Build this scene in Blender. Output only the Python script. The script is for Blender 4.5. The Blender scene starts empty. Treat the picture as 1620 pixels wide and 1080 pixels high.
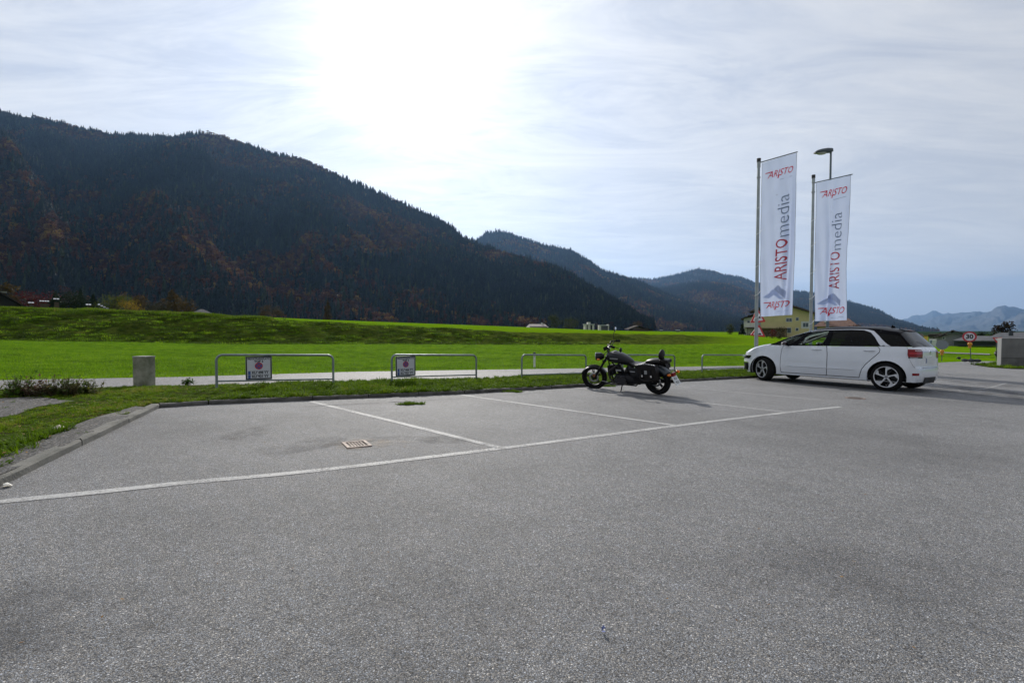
import bpy, bmesh, math, random
import numpy as np
from mathutils import Vector, Matrix, noise
from mathutils.geometry import delaunay_2d_cdt
random.seed(7); RS = np.random.RandomState(7)
SC = bpy.context.scene
COL = SC.collection
R = math.radians
# ------------------------------------------------------------------ camera
CAM_H, FPX, PITCH = 1.06, 750.0, R(1.68)
cam_d = bpy.data.cameras.new('camera'); cam = bpy.data.objects.new('camera', cam_d); COL.objects.link(cam)
cam.location = (0, 0, CAM_H); cam.rotation_euler = (math.pi/2 - PITCH, 0, 0)
cam_d.sensor_width = 36; cam_d.lens = 36*FPX/1620; cam_d.clip_start = 0.05; cam_d.clip_end = 60000
SC.camera = cam
# ------------------------------------------------------------------ sun, sky, exposure
SUN_AZ, SUN_EL = R(-12.0), R(29.2)          # azimuth from +Y towards +X
SUN = Vector((math.sin(SUN_AZ)*math.cos(SUN_EL), math.cos(SUN_AZ)*math.cos(SUN_EL), math.sin(SUN_EL)))
sl = bpy.data.lights.new('sun', 'SUN'); sl.energy = 4.8; sl.angle = R(0.8); sl.color = (1, .95, .87)
so = bpy.data.objects.new('sun', sl); COL.objects.link(so)
so.rotation_euler = SUN.to_track_quat('Z', 'Y').to_euler()
SC.view_settings.view_transform = 'Standard'; SC.view_settings.look = 'None'
SC.view_settings.exposure = 0.0; SC.view_settings.gamma = 1.0
try: SC.view_settings.use_curve_mapping = False
except Exception: pass
W = bpy.data.worlds.new('World'); SC.world = W; W.use_nodes = True
nt = W.node_tree; nt.nodes.clear()
def N(nt, t, **kw):
    n = nt.nodes.new(t)
    for k, v in kw.items():
        if k.startswith('i_'):
            key = k[2:]; key = int(key) if key.isdigit() else key
            n.inputs[key].default_value = v
        else: setattr(n, k, v)
    return n
def math_n(nt, op, a, b=None, c=None, clamp=False):
    n = nt.nodes.new('ShaderNodeMath'); n.operation = op; n.use_clamp = clamp
    for i, v in enumerate((a, b, c)):
        if v is None: continue
        if isinstance(v, (int, float)): n.inputs[i].default_value = v
        else: nt.links.new(v, n.inputs[i])
    return n.outputs[0]
def mixc(nt, f, a, b, blend='MIX'):
    n = nt.nodes.new('ShaderNodeMix'); n.data_type = 'RGBA'; n.blend_type = blend
    for s, v in ((n.inputs[0], f), (n.inputs[6], a), (n.inputs[7], b)):
        if isinstance(v, (int, float)): s.default_value = v
        elif isinstance(v, (tuple, list)): s.default_value = tuple(v) if len(v) == 4 else (*v, 1)
        else: nt.links.new(v, s)
    return n.outputs[2]
def ramp(nt, f, stops, interp='LINEAR'):
    n = nt.nodes.new('ShaderNodeValToRGB'); n.color_ramp.interpolation = interp
    e = n.color_ramp.elements
    while len(e) < len(stops): e.new(0.5)
    for el, (p, c) in zip(e, stops):
        el.position = p; el.color = (c, c, c, 1) if isinstance(c, (int, float)) else (*c, 1)
    nt.links.new(f, n.inputs[0]); return n.outputs[0]
def sky():
    L = nt.links.new
    out = N(nt, 'ShaderNodeOutputWorld'); bg = N(nt, 'ShaderNodeBackground'); bg.inputs[1].default_value = 0.1
    st = N(nt, 'ShaderNodeTexSky'); st.sky_type = 'NISHITA'; st.sun_disc = False
    st.sun_elevation = SUN_EL; st.sun_rotation = SUN_AZ; st.altitude = 500; st.air_density = 1.2; st.dust_density = 2.0
    tc = N(nt, 'ShaderNodeTexCoord'); nv = N(nt, 'ShaderNodeVectorMath', operation='NORMALIZE'); L(tc.outputs['Generated'], nv.inputs[0])
    sep = N(nt, 'ShaderNodeSeparateXYZ'); L(nv.outputs[0], sep.inputs[0])
    z = math_n(nt, 'MAXIMUM', sep.outputs[2], 0.0)
    den = math_n(nt, 'ADD', z, 0.12)
    px = math_n(nt, 'DIVIDE', sep.outputs[0], den); py = math_n(nt, 'DIVIDE', sep.outputs[1], den)
    cmb = N(nt, 'ShaderNodeCombineXYZ'); L(px, cmb.inputs[0]); L(py, cmb.inputs[1])
    mp = N(nt, 'ShaderNodeMapping'); L(cmb.outputs[0], mp.inputs[0]); mp.inputs['Rotation'].default_value = (0, 0, R(28)); mp.inputs['Scale'].default_value = (.55, 1.5, 1)
    def nz(sc, det, ro, dist=0.0, src=mp):
        n = N(nt, 'ShaderNodeTexNoise'); n.inputs['Scale'].default_value = sc; n.inputs['Detail'].default_value = det
        n.inputs['Roughness'].default_value = ro; n.inputs['Distortion'].default_value = dist; L(src.outputs[0], n.inputs['Vector']); return n.outputs[0]
    big = nz(.55, 5, .55, .4, cmb); fine = nz(2.2, 10, .66, 1.1); rip = nz(9, 6, .7, .6)
    d = N(nt, 'ShaderNodeVectorMath', operation='DOT_PRODUCT'); L(nv.outputs[0], d.inputs[0]); d.inputs[1].default_value = SUN
    dp = math_n(nt, 'MAXIMUM', d.outputs['Value'], 0.0)
    g1 = math_n(nt, 'POWER', dp, 5.0); g2 = math_n(nt, 'POWER', dp, 28.0); g3 = math_n(nt, 'POWER', dp, 160.0)
    dens = math_n(nt, 'ADD', math_n(nt, 'MULTIPLY', big, .5), math_n(nt, 'ADD', math_n(nt, 'MULTIPLY', fine, .8), math_n(nt, 'MULTIPLY', rip, .16)))
    cov = ramp(nt, dens, [(.60, 0.0), (.72, .5), (.87, 1.0)])
    # thin high veil: pale blue where thin, milky where thick
    hw_ = ramp(nt, z, [(.0, .75), (.12, .7), (.38, .0)]); veil = mixc(nt, cov, mixc(nt, hw_, (5.5, 5.8, 6.5), (7.2, 7.3, 7.45)), (7.9, 7.9, 7.95))
    amb = math_n(nt, 'ADD', .83, math_n(nt, 'MULTIPLY', math_n(nt, 'POWER', dp, 2.5), .36))
    v2 = N(nt, 'ShaderNodeVectorMath', operation='SCALE'); L(veil, v2.inputs[0]); L(amb, v2.inputs['Scale'])
    gl = math_n(nt, 'ADD', math_n(nt, 'MULTIPLY', g2, 1.9), math_n(nt, 'MULTIPLY', g3, 9.0))
    gl = math_n(nt, 'MULTIPLY', gl, math_n(nt, 'ADD', .8, math_n(nt, 'MULTIPLY', cov, .4)))
    gc = N(nt, 'ShaderNodeVectorMath', operation='SCALE'); gc.inputs[0].default_value = (1.0, .985, .95); L(gl, gc.inputs['Scale'])
    add = N(nt, 'ShaderNodeVectorMath', operation='ADD'); L(v2.outputs[0], add.inputs[0]); L(gc.outputs[0], add.inputs[1])
    # lower grey-blue cloud deck near the horizon, all the way round
    el = math_n(nt, 'SUBTRACT', z, math_n(nt, 'MULTIPLY', big, .045))
    deck = ramp(nt, el, [(.0, 1.0), (.046, .8), (.056, .25), (.11, .0)])
    deckc = mixc(nt, deck, add.outputs[0], (4.9, 5.3, 5.8))
    m = mixc(nt, .93, st.outputs[0], deckc)
    L(m, bg.inputs[0]); L(bg.outputs[0], out.inputs[0])
sky()
# ------------------------------------------------------------------ rays from the measured camera
_f = Vector((0, math.cos(PITCH), -math.sin(PITCH))); _u = Vector((0, math.sin(PITCH), math.cos(PITCH)))
def ray(x, y):
    d = _f + Vector(((x-810)/FPX, 0, 0)) + _u*((540-y)/FPX); return d/d.y
def at(x, y, Y): return Vector((0, 0, CAM_H)) + ray(x, y)*Y
def plane(X, Y): return -.0199*min(max(X, -60), 80) - .0213*min(max(Y, -60), 80)
def onp(x, y):
    d = ray(x, y); Y = -CAM_H/(d.z + .0199*d.x + .0213); return Vector((d.x*Y, Y, CAM_H+d.z*Y))
PN = Vector((.0199, .0213, 1)).normalized()
# ------------------------------------------------------------------ object helpers
def tag(o, label=None, cat=None, group=None, kind=None):
    if label: o['label'] = label
    if cat: o['category'] = cat
    if group: o['group'] = group
    if kind: o['kind'] = kind
    return o
def empty(name, loc=(0, 0, 0), rz=0, parent=None):
    o = bpy.data.objects.new(name, None); COL.objects.link(o); o.location = loc; o.rotation_euler = (0, 0, rz); o.empty_display_size = .1
    if parent: o.parent = parent
    return o
def link(name, me, parent=None, loc=None):
    o = bpy.data.objects.new(name, me); COL.objects.link(o)
    if parent: o.parent = parent
    if loc is not None: o.location = loc
    return o
def copy_tree(o, parent=None):
    c = o.copy(); COL.objects.link(c); c.parent = parent
    for ch in list(o.children): copy_tree(ch, c)
    return c
def frame_of(d):
    d = Vector(d).normalized(); a = Vector((0, 0, 1)) if abs(d.z) < .9 else Vector((1, 0, 0))
    x = d.cross(a).normalized(); return x, x.cross(d).normalized() * -1
class MB:
    def __init__(s): s.v = []; s.f = []; s.sm = []
    def add(s, vs, fs, smooth=False):
        o = len(s.v); s.v += [tuple(v) for v in vs]; s.f += [tuple(i+o for i in f) for f in fs]; s.sm += [smooth]*len(fs); return s
    def box(s, x0, x1, y0, y1, z0, z1, M=None):
        vs = [Vector((x, y, z)) for x in (x0, x1) for y in (y0, y1) for z in (z0, z1)]
        if M is not None: vs = [M @ v for v in vs]
        return s.add(vs, [(0,1,3,2),(4,6,7,5),(0,4,5,1),(2,3,7,6),(0,2,6,4),(1,5,7,3)])
    def cyl(s, p0, p1, r0, r1=None, n=12, caps=True, smooth=True):
        r1 = r0 if r1 is None else r1; p0 = Vector(p0); p1 = Vector(p1); x, y = frame_of(p1-p0)
        vs = [p + (x*math.cos(2*math.pi*i/n)+y*math.sin(2*math.pi*i/n))*r for p, r in ((p0, r0), (p1, r1)) for i in range(n)]
        s.add(vs, [(i, (i+1) % n, n+(i+1) % n, n+i) for i in range(n)], smooth)
        if caps: s.add(vs[:n], [tuple(range(n))[::-1]]); s.add(vs[n:], [tuple(range(n))])
        return s
    def tube(s, pts, r, n=10, closed=False, caps=True):
        pts = [Vector(p) for p in pts]; m = len(pts); rs = r if isinstance(r, (list, tuple)) else [r]*m
        vs = []; ref = None
        for i, p in enumerate(pts):
            a = pts[(i-1) % m] if (closed or i > 0) else p; b = pts[(i+1) % m] if (closed or i < m-1) else p
            d = (b-a).normalized()
            if ref is None: x, y = frame_of(d)
            else: x = (ref - d*ref.dot(d)).normalized(); y = d.cross(x)
            ref = x
            vs += [p + (x*math.cos(2*math.pi*k/n)+y*math.sin(2*math.pi*k/n))*rs[i] for k in range(n)]
        fs = []
        for i in range(m if closed else m-1):
            j = (i+1) % m
            fs += [(i*n+k, i*n+(k+1) % n, j*n+(k+1) % n, j*n+k) for k in range(n)]
        s.add(vs, fs, True)
        if caps and not closed: s.add(vs[:n], [tuple(range(n))[::-1]]); s.add(vs[-n:], [tuple(range(n))])
        return s
    def loft(s, rings, caps=True, smooth=True):
        n = len(rings[0]); vs = [v for r in rings for v in r]; fs = []
        for i in range(len(rings)-1): fs += [(i*n+k, i*n+(k+1) % n, (i+1)*n+(k+1) % n, (i+1)*n+k) for k in range(n)]
        s.add(vs, fs, smooth)
        if caps: s.add(rings[0], [tuple(range(n))[::-1]]); s.add(rings[-1], [tuple(range(n))])
        return s
    def lathe(s, prof, c=(0, 0, 0), axis='Y', n=32, smooth=True):
        vs = []; c = Vector(c)                     # prof: (radius, offset along axis)
        for i in range(n):
            a = 2*math.pi*i/n
            for r, h in prof:
                p = {'Y': (r*math.cos(a), h, r*math.sin(a)), 'Z': (r*math.cos(a), r*math.sin(a), h), 'X': (h, r*math.cos(a), r*math.sin(a))}[axis]
                vs.append(c+Vector(p))
        m = len(prof); fs = [(i*m+k, i*m+k+1, ((i+1) % n)*m+k+1, ((i+1) % n)*m+k) for i in range(n) for k in range(m-1)]
        return s.add(vs, fs, smooth)
    def prism(s, poly, fn0, fn1):
        n = len(poly); a = [Vector(fn0(*p)) for p in poly]; b = [Vector(fn1(*p)) for p in poly]
        return s.add(a+b, [tuple(range(n))[::-1], tuple(range(n, 2*n))] + [(i, (i+1) % n, n+(i+1) % n, n+i) for i in range(n)])
    def ball(s, c, r, n=12, m=8, sc=(1, 1, 1), M=None):
        vs = []; c = Vector(c)
        for j in range(m+1):
            t = math.pi*j/m
            for i in range(n):
                a = 2*math.pi*i/n; p = Vector((math.sin(t)*math.cos(a)*sc[0], math.sin(t)*math.sin(a)*sc[1], math.cos(t)*sc[2]))*r
                vs.append(c+(M @ p if M is not None else p))
        return s.add(vs, [(j*n+i, (j+1)*n+i, (j+1)*n+(i+1) % n, j*n+(i+1) % n) for j in range(m) for i in range(n)], True)
    def mesh(s, name, mat):
        me = bpy.data.meshes.new(name); me.from_pydata(s.v, [], s.f)
        me.polygons.foreach_set('use_smooth', s.sm)
        if mat: me.materials.append(mat)
        bm = bmesh.new(); bm.from_mesh(me); bmesh.ops.recalc_face_normals(bm, faces=bm.faces); bm.to_mesh(me); bm.free()
        me.update(); return me
    def build(s, name, mat, parent=None, bevel=0, loc=None, sharp=35):
        me = s.mesh(name, mat)
        o = link(name, me, parent, loc)
        if bevel:
            b = o.modifiers.new('bevel', 'BEVEL'); b.width = bevel; b.segments = 2; b.limit_method = 'ANGLE'; b.angle_limit = R(40)
        return o
# ------------------------------------------------------------------ materials
MATS = {}
def mat(name, col, rough=.6, metal=0., var=.0, vscale=3., bump=0., bscale=60., col2=None, spec=.5, trans=0., emis=None, coat=0., alpha=1., detail=6, dirt=None, ior=None):
    """principled material, colour broken up by two noises and a little relief"""
    if name in MATS: return MATS[name]
    m = bpy.data.materials.new(name); m.use_nodes = True; t = m.node_tree; b = t.nodes['Principled BSDF']; L = t.links.new
    b.inputs['Roughness'].default_value = rough; b.inputs['Metallic'].default_value = metal
    b.inputs['Specular IOR Level'].default_value = spec; b.inputs['Coat Weight'].default_value = coat
    b.inputs['Transmission Weight'].default_value = trans; b.inputs['Alpha'].default_value = alpha
    if ior: b.inputs['IOR'].default_value = ior
    c = (*col, 1)
    tc = N(t, 'ShaderNodeTexCoord')
    if var or col2:
        n = N(t, 'ShaderNodeTexNoise'); n.inputs['Scale'].default_value = vscale; n.inputs['Detail'].default_value = detail; n.inputs['Roughness'].default_value = .62
        L(tc.outputs['Object'], n.inputs['Vector'])
        c2 = col2 or tuple(x*(1-var) for x in col); c1 = col if col2 else tuple(min(1, x*(1+var)) for x in col)
        f = ramp(t, n.outputs[0], [(.36, 0.), (.64, 1.)])
        L(mixc(t, f, c1, c2), b.inputs['Base Color'])
        rr = N(t, 'ShaderNodeMapRange'); L(n.outputs[0], rr.inputs[0]); rr.inputs[3].default_value = max(0, rough-.08); rr.inputs[4].default_value = min(1, rough+.08); L(rr.outputs[0], b.inputs['Roughness'])
    else: b.inputs['Base Color'].default_value = c
    if bump:
        n2 = N(t, 'ShaderNodeTexNoise'); n2.inputs['Scale'].default_value = bscale; n2.inputs['Detail'].default_value = 4; L(tc.outputs['Object'], n2.inputs['Vector'])
        bp = N(t, 'ShaderNodeBump'); bp.inputs['Strength'].default_value = bump; bp.inputs['Distance'].default_value = .01; L(n2.outputs[0], bp.inputs['Height']); L(bp.outputs[0], b.inputs['Normal'])
    if emis: b.inputs['Emission Color'].default_value = (*emis, 1); b.inputs['Emission Strength'].default_value = 1
    MATS[name] = m; return m
def leaf_mat(name, c1, c2, trans=.35, scale=.5, attr=None):
    m = bpy.data.materials.new(name); m.use_nodes = True; t = m.node_tree; b = t.nodes['Principled BSDF']; L = t.links.new
    out = t.nodes['Material Output']
    tc = N(t, 'ShaderNodeTexCoord')
    if attr:
        a = N(t, 'ShaderNodeAttribute'); a.attribute_type = 'INSTANCER'; a.attribute_name = attr; f = a.outputs['Fac']
    else:
        n = N(t, 'ShaderNodeTexNoise'); n.inputs['Scale'].default_value = scale; n.inputs['Detail'].default_value = 5; L(tc.outputs['Object'], n.inputs['Vector'])
        f = ramp(t, n.outputs[0], [(.35, 0.), (.65, 1.)])
    c = mixc(t, f, c1, c2) if len(c1) == 3 and not isinstance(c1[0], tuple) else ramp(t, f, c1)
    L(c, b.inputs['Base Color']); b.inputs['Roughness'].default_value = .75; b.inputs['Specular IOR Level'].default_value = .15
    if trans:
        tr = N(t, 'ShaderNodeBsdfTranslucent'); L(c, tr.inputs[0]); mx = N(t, 'ShaderNodeMixShader'); mx.inputs[0].default_value = trans
        L(b.outputs[0], mx.inputs[1]); L(tr.outputs[0], mx.inputs[2]); L(mx.outputs[0], out.inputs[0])
    return m
# ------------------------------------------------------------------ terrain
PXT = np.array([-4000, 0, 200, 330, 400, 500, 650, 800, 950, 1100, 1180, 1300, 1450, 1620, 5000], float)
YF = np.array([40, 40, 42, 43, 44, 46, 50, 55, 60, 66, 70, 76, 80, 80, 80], float)
PF = np.array([538, 538, 541, 543.5, 544, 544, 544, 545, 545, 544, 543.5, 548, 554, 556, 558], float)
YC = YF + np.array([10, 10, 10, 9, 9, 9, 9, 10, 11, 12, 30, 60, 60, 60, 60], float)
PC = np.array([486, 487, 492.5, 497.5, 501.5, 508.5, 515, 523.5, 526.8, 529.5, 534, 538, 545, 546, 546], float)
YP = np.array([200]*len(PXT), float)
PP = np.array([492, 492, 497, 500, 500.5, 505, 510.5, 516, 522, 526, 528, 531, 539.5, 540, 540], float)
def zof(py, Y): return CAM_H - (py-518)/FPX*Y
ZF, ZC, ZP = zof(PF, YF), zof(PC, YC), zof(PP, YP)
ROADX = np.array([-60, -40, -14.6, 8, 30, 80], float)
def sst(t): t = min(max(t, 0), 1); return t*t*(3-2*t)
def gz(X, Y, rough=True):
    if Y < 12: return plane(X, Y)
    px = 810 + FPX*X/Y
    yf, zf, yc, zc, yp, zp = (float(np.interp(px, PXT, A)) for A in (YF, ZF, YC, ZC, YP, ZP))
    y0 = 20 if px < 1150 else 20+min(1, (px-1150)/300)*22
    yf = max(yf, y0+8)
    z0 = plane(X/Y*y0, y0)
    if Y <= y0: return plane(X, Y)
    if Y <= yf: return z0 + (zf-z0)*((Y-y0)/(yf-y0))
    if Y <= yc:
        t = (Y-yf)/(yc-yf); b = sst(t)*.75+t*.25 if px < 1180 else t
        z = zf + (zc-zf)*b
        if rough and px < 1200:
            k = math.sin(math.pi*min(1, t*.97)) * (1 if px < 1080 else (1200-px)/120)
            z += k*.55*(noise.fractal(Vector((X*.22, Y*.5, 3)), 1, 2, 4)) + .12*noise.noise(Vector((X*.9, Y*.9, 1)))*(k+.25)
            if px < 420: z += .16*noise.noise(Vector((X*.5, 7, 1)))*t
        return z
    if Y <= yp:
        t = (Y-yc)/(yp-yc)
        z = zc+(zp-zc)*t
        if px < 420: z += .16*noise.noise(Vector((X*.5, 7, 1)))*(1-t)
        return z
    lg = math.log(Y/yp)/math.log(20000/yp)
    return zp + (-140-zp)*(Y-yp)/(20000-yp)
def bankmask(X, Y):
    px = 810+FPX*X/Y
    if px > 1200 or Y < 30: return 0.
    yf = float(np.interp(px, PXT, YF)); yc = float(np.interp(px, PXT, YC))
    f = noise.noise(Vector((X*.15, Y*.3, 0)))*1.2
    m = sst((Y-yf+1.0+f)/1.6)*(1-sst((Y-yc+1.2)/1.2))
    return m*(1 if px < 1080 else max(0, (1200-px)/120))
def grid_mesh(name, rows, matl, attrs=None, smooth=True):
    m = len(rows[0]); vs = [p for r in rows for p in r]
    fs = [(i*m+k, i*m+k+1, (i+1)*m+k+1, (i+1)*m+k) for i in range(len(rows)-1) for k in range(m-1)]
    me = bpy.data.meshes.new(name); me.from_pydata(vs, [], fs); me.polygons.foreach_set('use_smooth', [smooth]*len(fs))
    if attrs:
        for k, vals in attrs.items():
            a = me.attributes.new(k, 'FLOAT', 'POINT'); a.data.foreach_set('value', vals)
    me.materials.append(matl); me.update(); return me
def field_mat():
    m = bpy.data.materials.new('meadow_grass'); m.use_nodes = True; t = m.node_tree; b = t.nodes['Principled BSDF']; L = t.links.new
    g = N(t, 'ShaderNodeNewGeometry'); at_ = N(t, 'ShaderNodeAttribute'); at_.attribute_name = 'bank'
    def nz(sc, det=5, ro=.6):
        n = N(t, 'ShaderNodeTexNoise'); n.inputs['Scale'].default_value = sc; n.inputs['Detail'].default_value = det; n.inputs['Roughness'].default_value = ro; L(g.outputs['Position'], n.inputs['Vector']); return n.outputs[0]
    big = ramp(t, nz(.07, 7, .7), [(.38, 0.), (.62, 1.)]); fine = ramp(t, nz(9, 5, .8), [(.38, 0.), (.62, 1.)]); mid = ramp(t, nz(1.1, 6, .75), [(.38, 0.), (.6, 1.)])
    c = mixc(t, big, (.112, .250, .003), (.165, .290, .006))
    c = mixc(t, math_n(t, 'MULTIPLY', fine, .75), c, (.042, .100, .003))
    c = mixc(t, math_n(t, 'MULTIPLY', mid, .35), c, (.155, .205, .010))
    rg = mixc(t, mid, (.044, .072, .010), (.115, .145, .022)); rg = mixc(t, math_n(t, 'MULTIPLY', fine, .6), rg, (.020, .024, .008))
    c = mixc(t, at_.outputs['Fac'], c, rg)
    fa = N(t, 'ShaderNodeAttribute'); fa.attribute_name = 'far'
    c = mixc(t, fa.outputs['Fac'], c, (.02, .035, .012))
    L(c, b.inputs['Base Color']); b.inputs['Roughness'].default_value = 1; b.inputs['Specular IOR Level'].default_value = 0
    bp = N(t, 'ShaderNodeBump'); bp.inputs['Strength'].default_value = .9; bp.inputs['Distance'].default_value = .08; L(nz(14, 5, .8), bp.inputs['Height']); L(bp.outputs[0], b.inputs['Normal'])
    return m
def make_ground():
    aa = np.concatenate([[-9, -5, -3, -2.2, -1.7, -1.4], np.linspace(-1.25, 1.25, 420), [1.4, 1.7, 2.2, 3, 5, 9]])
    Ys = np.concatenate([[1.5, 3, 6, 9, 12, 14, 16, 18, 20], np.linspace(21, 38, 24), np.linspace(38.6, 92, 110), np.geomspace(94, 220, 26), np.geomspace(260, 20000, 22)])
    rows = []; bank = []; far = []
    for Y in Ys:
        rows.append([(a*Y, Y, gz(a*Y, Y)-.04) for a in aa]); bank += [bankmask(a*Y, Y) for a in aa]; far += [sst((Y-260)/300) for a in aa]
    o = link('meadow_ground', grid_mesh('meadow_ground', rows, FIELD, {'bank': bank, 'far': far})); tag(o, kind='structure')
    xs = [-20000, -3000, -300, -60, 0, 60, 300, 3000, 20000]
    rows = [[(x if Y < 1.5 else x, Y, plane(x, Y)-.05) for x in xs] for Y in (-20000, -2000, -200, -60, -30, 0, 1.6)]
    o = link('ground', grid_mesh('ground', rows, FIELD, {'bank': [0.]*63, 'far': [0.]*63})); tag(o, kind='structure')
FIELD = field_mat()
make_ground()
# ------------------------------------------------------------------ asphalt
def asphalt(name, base, light, dark, agg=95., stain=.5):
    m = bpy.data.materials.new(name); m.use_nodes = True; t = m.node_tree; b = t.nodes['Principled BSDF']; L = t.links.new
    g = N(t, 'ShaderNodeNewGeometry')
    def nz(sc, det=4, ro=.6, out=0):
        n = N(t, 'ShaderNodeTexNoise'); n.inputs['Scale'].default_value = sc; n.inputs['Detail'].default_value = det; n.inputs['Roughness'].default_value = ro; L(g.outputs['Position'], n.inputs['Vector']); return n.outputs[out]
    v = N(t, 'ShaderNodeTexVoronoi'); v.inputs['Scale'].default_value = agg; L(g.outputs['Position'], v.inputs['Vector'])
    v2 = N(t, 'ShaderNodeTexVoronoi'); v2.inputs['Scale'].default_value = agg*2.3; L(g.outputs['Position'], v2.inputs['Vector'])
    sep = N(t, 'ShaderNodeSeparateColor'); L(v.outputs['Color'], sep.inputs[0]); sep2 = N(t, 'ShaderNodeSeparateColor'); L(v2.outputs['Color'], sep2.inputs[0])
    stone = ramp(t, sep.outputs[0], [(0, dark), (.35, tuple(x*.8 for x in base)), (.72, base), (.93, light), (1, tuple(min(1, x*1.6) for x in light))])
    small = ramp(t, sep2.outputs[1], [(0, dark), (.5, base), (.9, light)])
    c = mixc(t, ramp(t, sep.outputs[1], [(.45, 0.), (.5, 1.)]), stone, small)
    hue = mixc(t, sep.outputs[2], (1.12, 1.01, .88), (.90, .98, 1.14)); c = mixc(t, .75, c, hue, 'MULTIPLY')
    edge = ramp(t, v.outputs['Distance'], [(.35, 1.), (.62, .5)]); c = mixc(t, 1., c, edge, 'MULTIPLY')
    st = ramp(t, nz(.28, 7, .64), [(.34, .68), (.5, 1.), (.68, 1.12)]); c = mixc(t, stain, c, mixc(t, 1., c, st, 'MULTIPLY'))
    st2 = ramp(t, nz(1.6, 7, .7), [(.36, .84), (.52, 1.), (.7, 1.06)]); c = mixc(t, stain, c, mixc(t, 1., c, st2, 'MULTIPLY'))
    mot = ramp(t, nz(22, 3, .7), [(.3, .82), (.6, 1.06)]); c = mixc(t, .8, c, mixc(t, 1., c, mot, 'MULTIPLY'))
    L(c, b.inputs['Base Color']); b.inputs['Roughness'].default_value = .72; b.inputs['Specular IOR Level'].default_value = .2
    bp = N(t, 'ShaderNodeBump'); bp.inputs['Strength'].default_value = .8; bp.inputs['Distance'].default_value = .005; bp.invert = True
    h = math_n(t, 'ADD', v.outputs['Distance'], math_n(t, 'MULTIPLY', v2.outputs['Distance'], .5)); L(h, bp.inputs['Height']); L(bp.outputs[0], b.inputs['Normal'])
    return m
ASP = asphalt('worn_asphalt', (.262, .266, .268), (.48, .482, .48), (.085, .086, .088), 195, .75)
ROADM = asphalt('road_asphalt', (.26, .26, .265), (.36, .36, .36), (.15, .15, .152), 60, .5)
GRAVELM = asphalt('gravel_surface', (.085, .083, .080), (.20, .19, .18), (.03, .028, .025), 45, .9)
def smooth_line(pts, n=8):
    out = []
    P = [pts[0]]+list(pts)+[pts[-1]]
    for i in range(1, len(P)-2):
        for k in range(n):
            t = k/n; p0, p1, p2, p3 = (Vector(P[i+j]) for j in (-1, 0, 1, 2))
            out.append(.5*((2*p1)+(-p0+p2)*t+(2*p0-5*p1+4*p2-p3)*t*t+(-p0+3*p1-3*p2+p3)*t*t*t))
    out.append(Vector(pts[-1])); return out
def cdt_fill(outer, holes=(), spacing=None, inner=()):
    """triangulate a polygon with holes (2D); returns verts, tris"""
    vs = []; es = []
    def loop(lp):
        o = len(vs); vs.extend(Vector(p) for p in lp); es.extend((o+i, o+(i+1) % len(lp)) for i in range(len(lp)))
    loop(outer)
    for h in holes: loop(h)
    for p in inner: vs.append(Vector(p))
    if spacing:
        xs = [p[0] for p in outer]; ys = [p[1] for p in outer]
        x = min(xs)+spacing*.5; j = 0
        while x < max(xs):
            y = min(ys)+spacing*(.5 if j % 2 else .25)
            while y < max(ys):
                if inside((x, y), outer) and not any(inside((x, y), h) for h in holes) and segdist((x, y), outer) > spacing*.35 and all(segdist((x, y), h) > spacing*.35 for h in holes): vs.append(Vector((x, y)))
                y += spacing
            x += spacing; j += 1
    r = delaunay_2d_cdt(vs, es, [], 0, 1e-5)
    V, F = r[0], r[2]; out = []
    for f in F:
        c = sum((V[i] for i in f), Vector((0, 0)))/len(f)
        if inside(c, outer) and not any(inside(c, h) for h in holes): out.append(tuple(f))
    return [tuple(v) for v in V], out
def inside(p, poly):
    x, y = p[0], p[1]; c = False; n = len(poly); j = n-1
    for i in range(n):
        xi, yi = poly[i][0], poly[i][1]; xj, yj = poly[j][0], poly[j][1]
        if (yi > y) != (yj > y) and x < (xj-xi)*(y-yi)/(yj-yi)+xi: c = not c
        j = i
    return c
def segdist(p, poly):
    x, y = p; best = 1e9; n = len(poly)
    for i in range(n):
        ax, ay = poly[i][0], poly[i][1]; bx, by = poly[(i+1) % n][0], poly[(i+1) % n][1]
        dx, dy = bx-ax, by-ay; L = dx*dx+dy*dy or 1e-12; t = max(0, min(1, ((x-ax)*dx+(y-ay)*dy)/L))
        d = (ax+t*dx-x)**2+(ay+t*dy-y)**2
        if d < best: best = d
    return math.sqrt(best)
def resample(poly, d, closed=True):
    out = []; n = len(poly)
    for i in range(n if closed else n-1):
        a = Vector(poly[i][:2]); b = Vector(poly[(i+1) % n][:2]); k = max(1, int((b-a).length/d))
        out += [tuple(a.lerp(b, j/k)) for j in range(k)]
    if not closed: out.append(tuple(poly[-1][:2]))
    return out
def sheet(name, outer, matl, dz, zf=plane, spacing=None, skirt=0, attrs=None):
    V, F = cdt_fill(outer, spacing=spacing)
    vs = [(x, y, zf(x, y)+dz) for x, y in V]
    me = bpy.data.meshes.new(name); me.from_pydata(vs, [], F); me.materials.append(matl); me.polygons.foreach_set('use_smooth', [True]*len(F))
    bm = bmesh.new(); bm.from_mesh(me)
    bmesh.ops.recalc_face_normals(bm, faces=bm.faces)
    if sum(f.normal.z for f in bm.faces) < 0: bmesh.ops.reverse_faces(bm, faces=bm.faces)
    if skirt:
        ed = [e for e in bm.edges if e.is_boundary]; r = bmesh.ops.extrude_edge_only(bm, edges=ed)
        for v in [v for v in r['geom'] if isinstance(v, bmesh.types.BMVert)]: v.co.z -= skirt
    bm.to_mesh(me); bm.free(); me.update()
    return tag(link(name, me), kind='structure')
KB = [onp(*p) for p in ((252, 645), (330, 640), (495, 633), (735, 623), (930, 611.5), (1100, 602.5), (1192, 597.5))]   # back kerb foot
KL = [onp(*p) for p in ((252, 645), (130, 705), (0, 770))]
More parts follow.
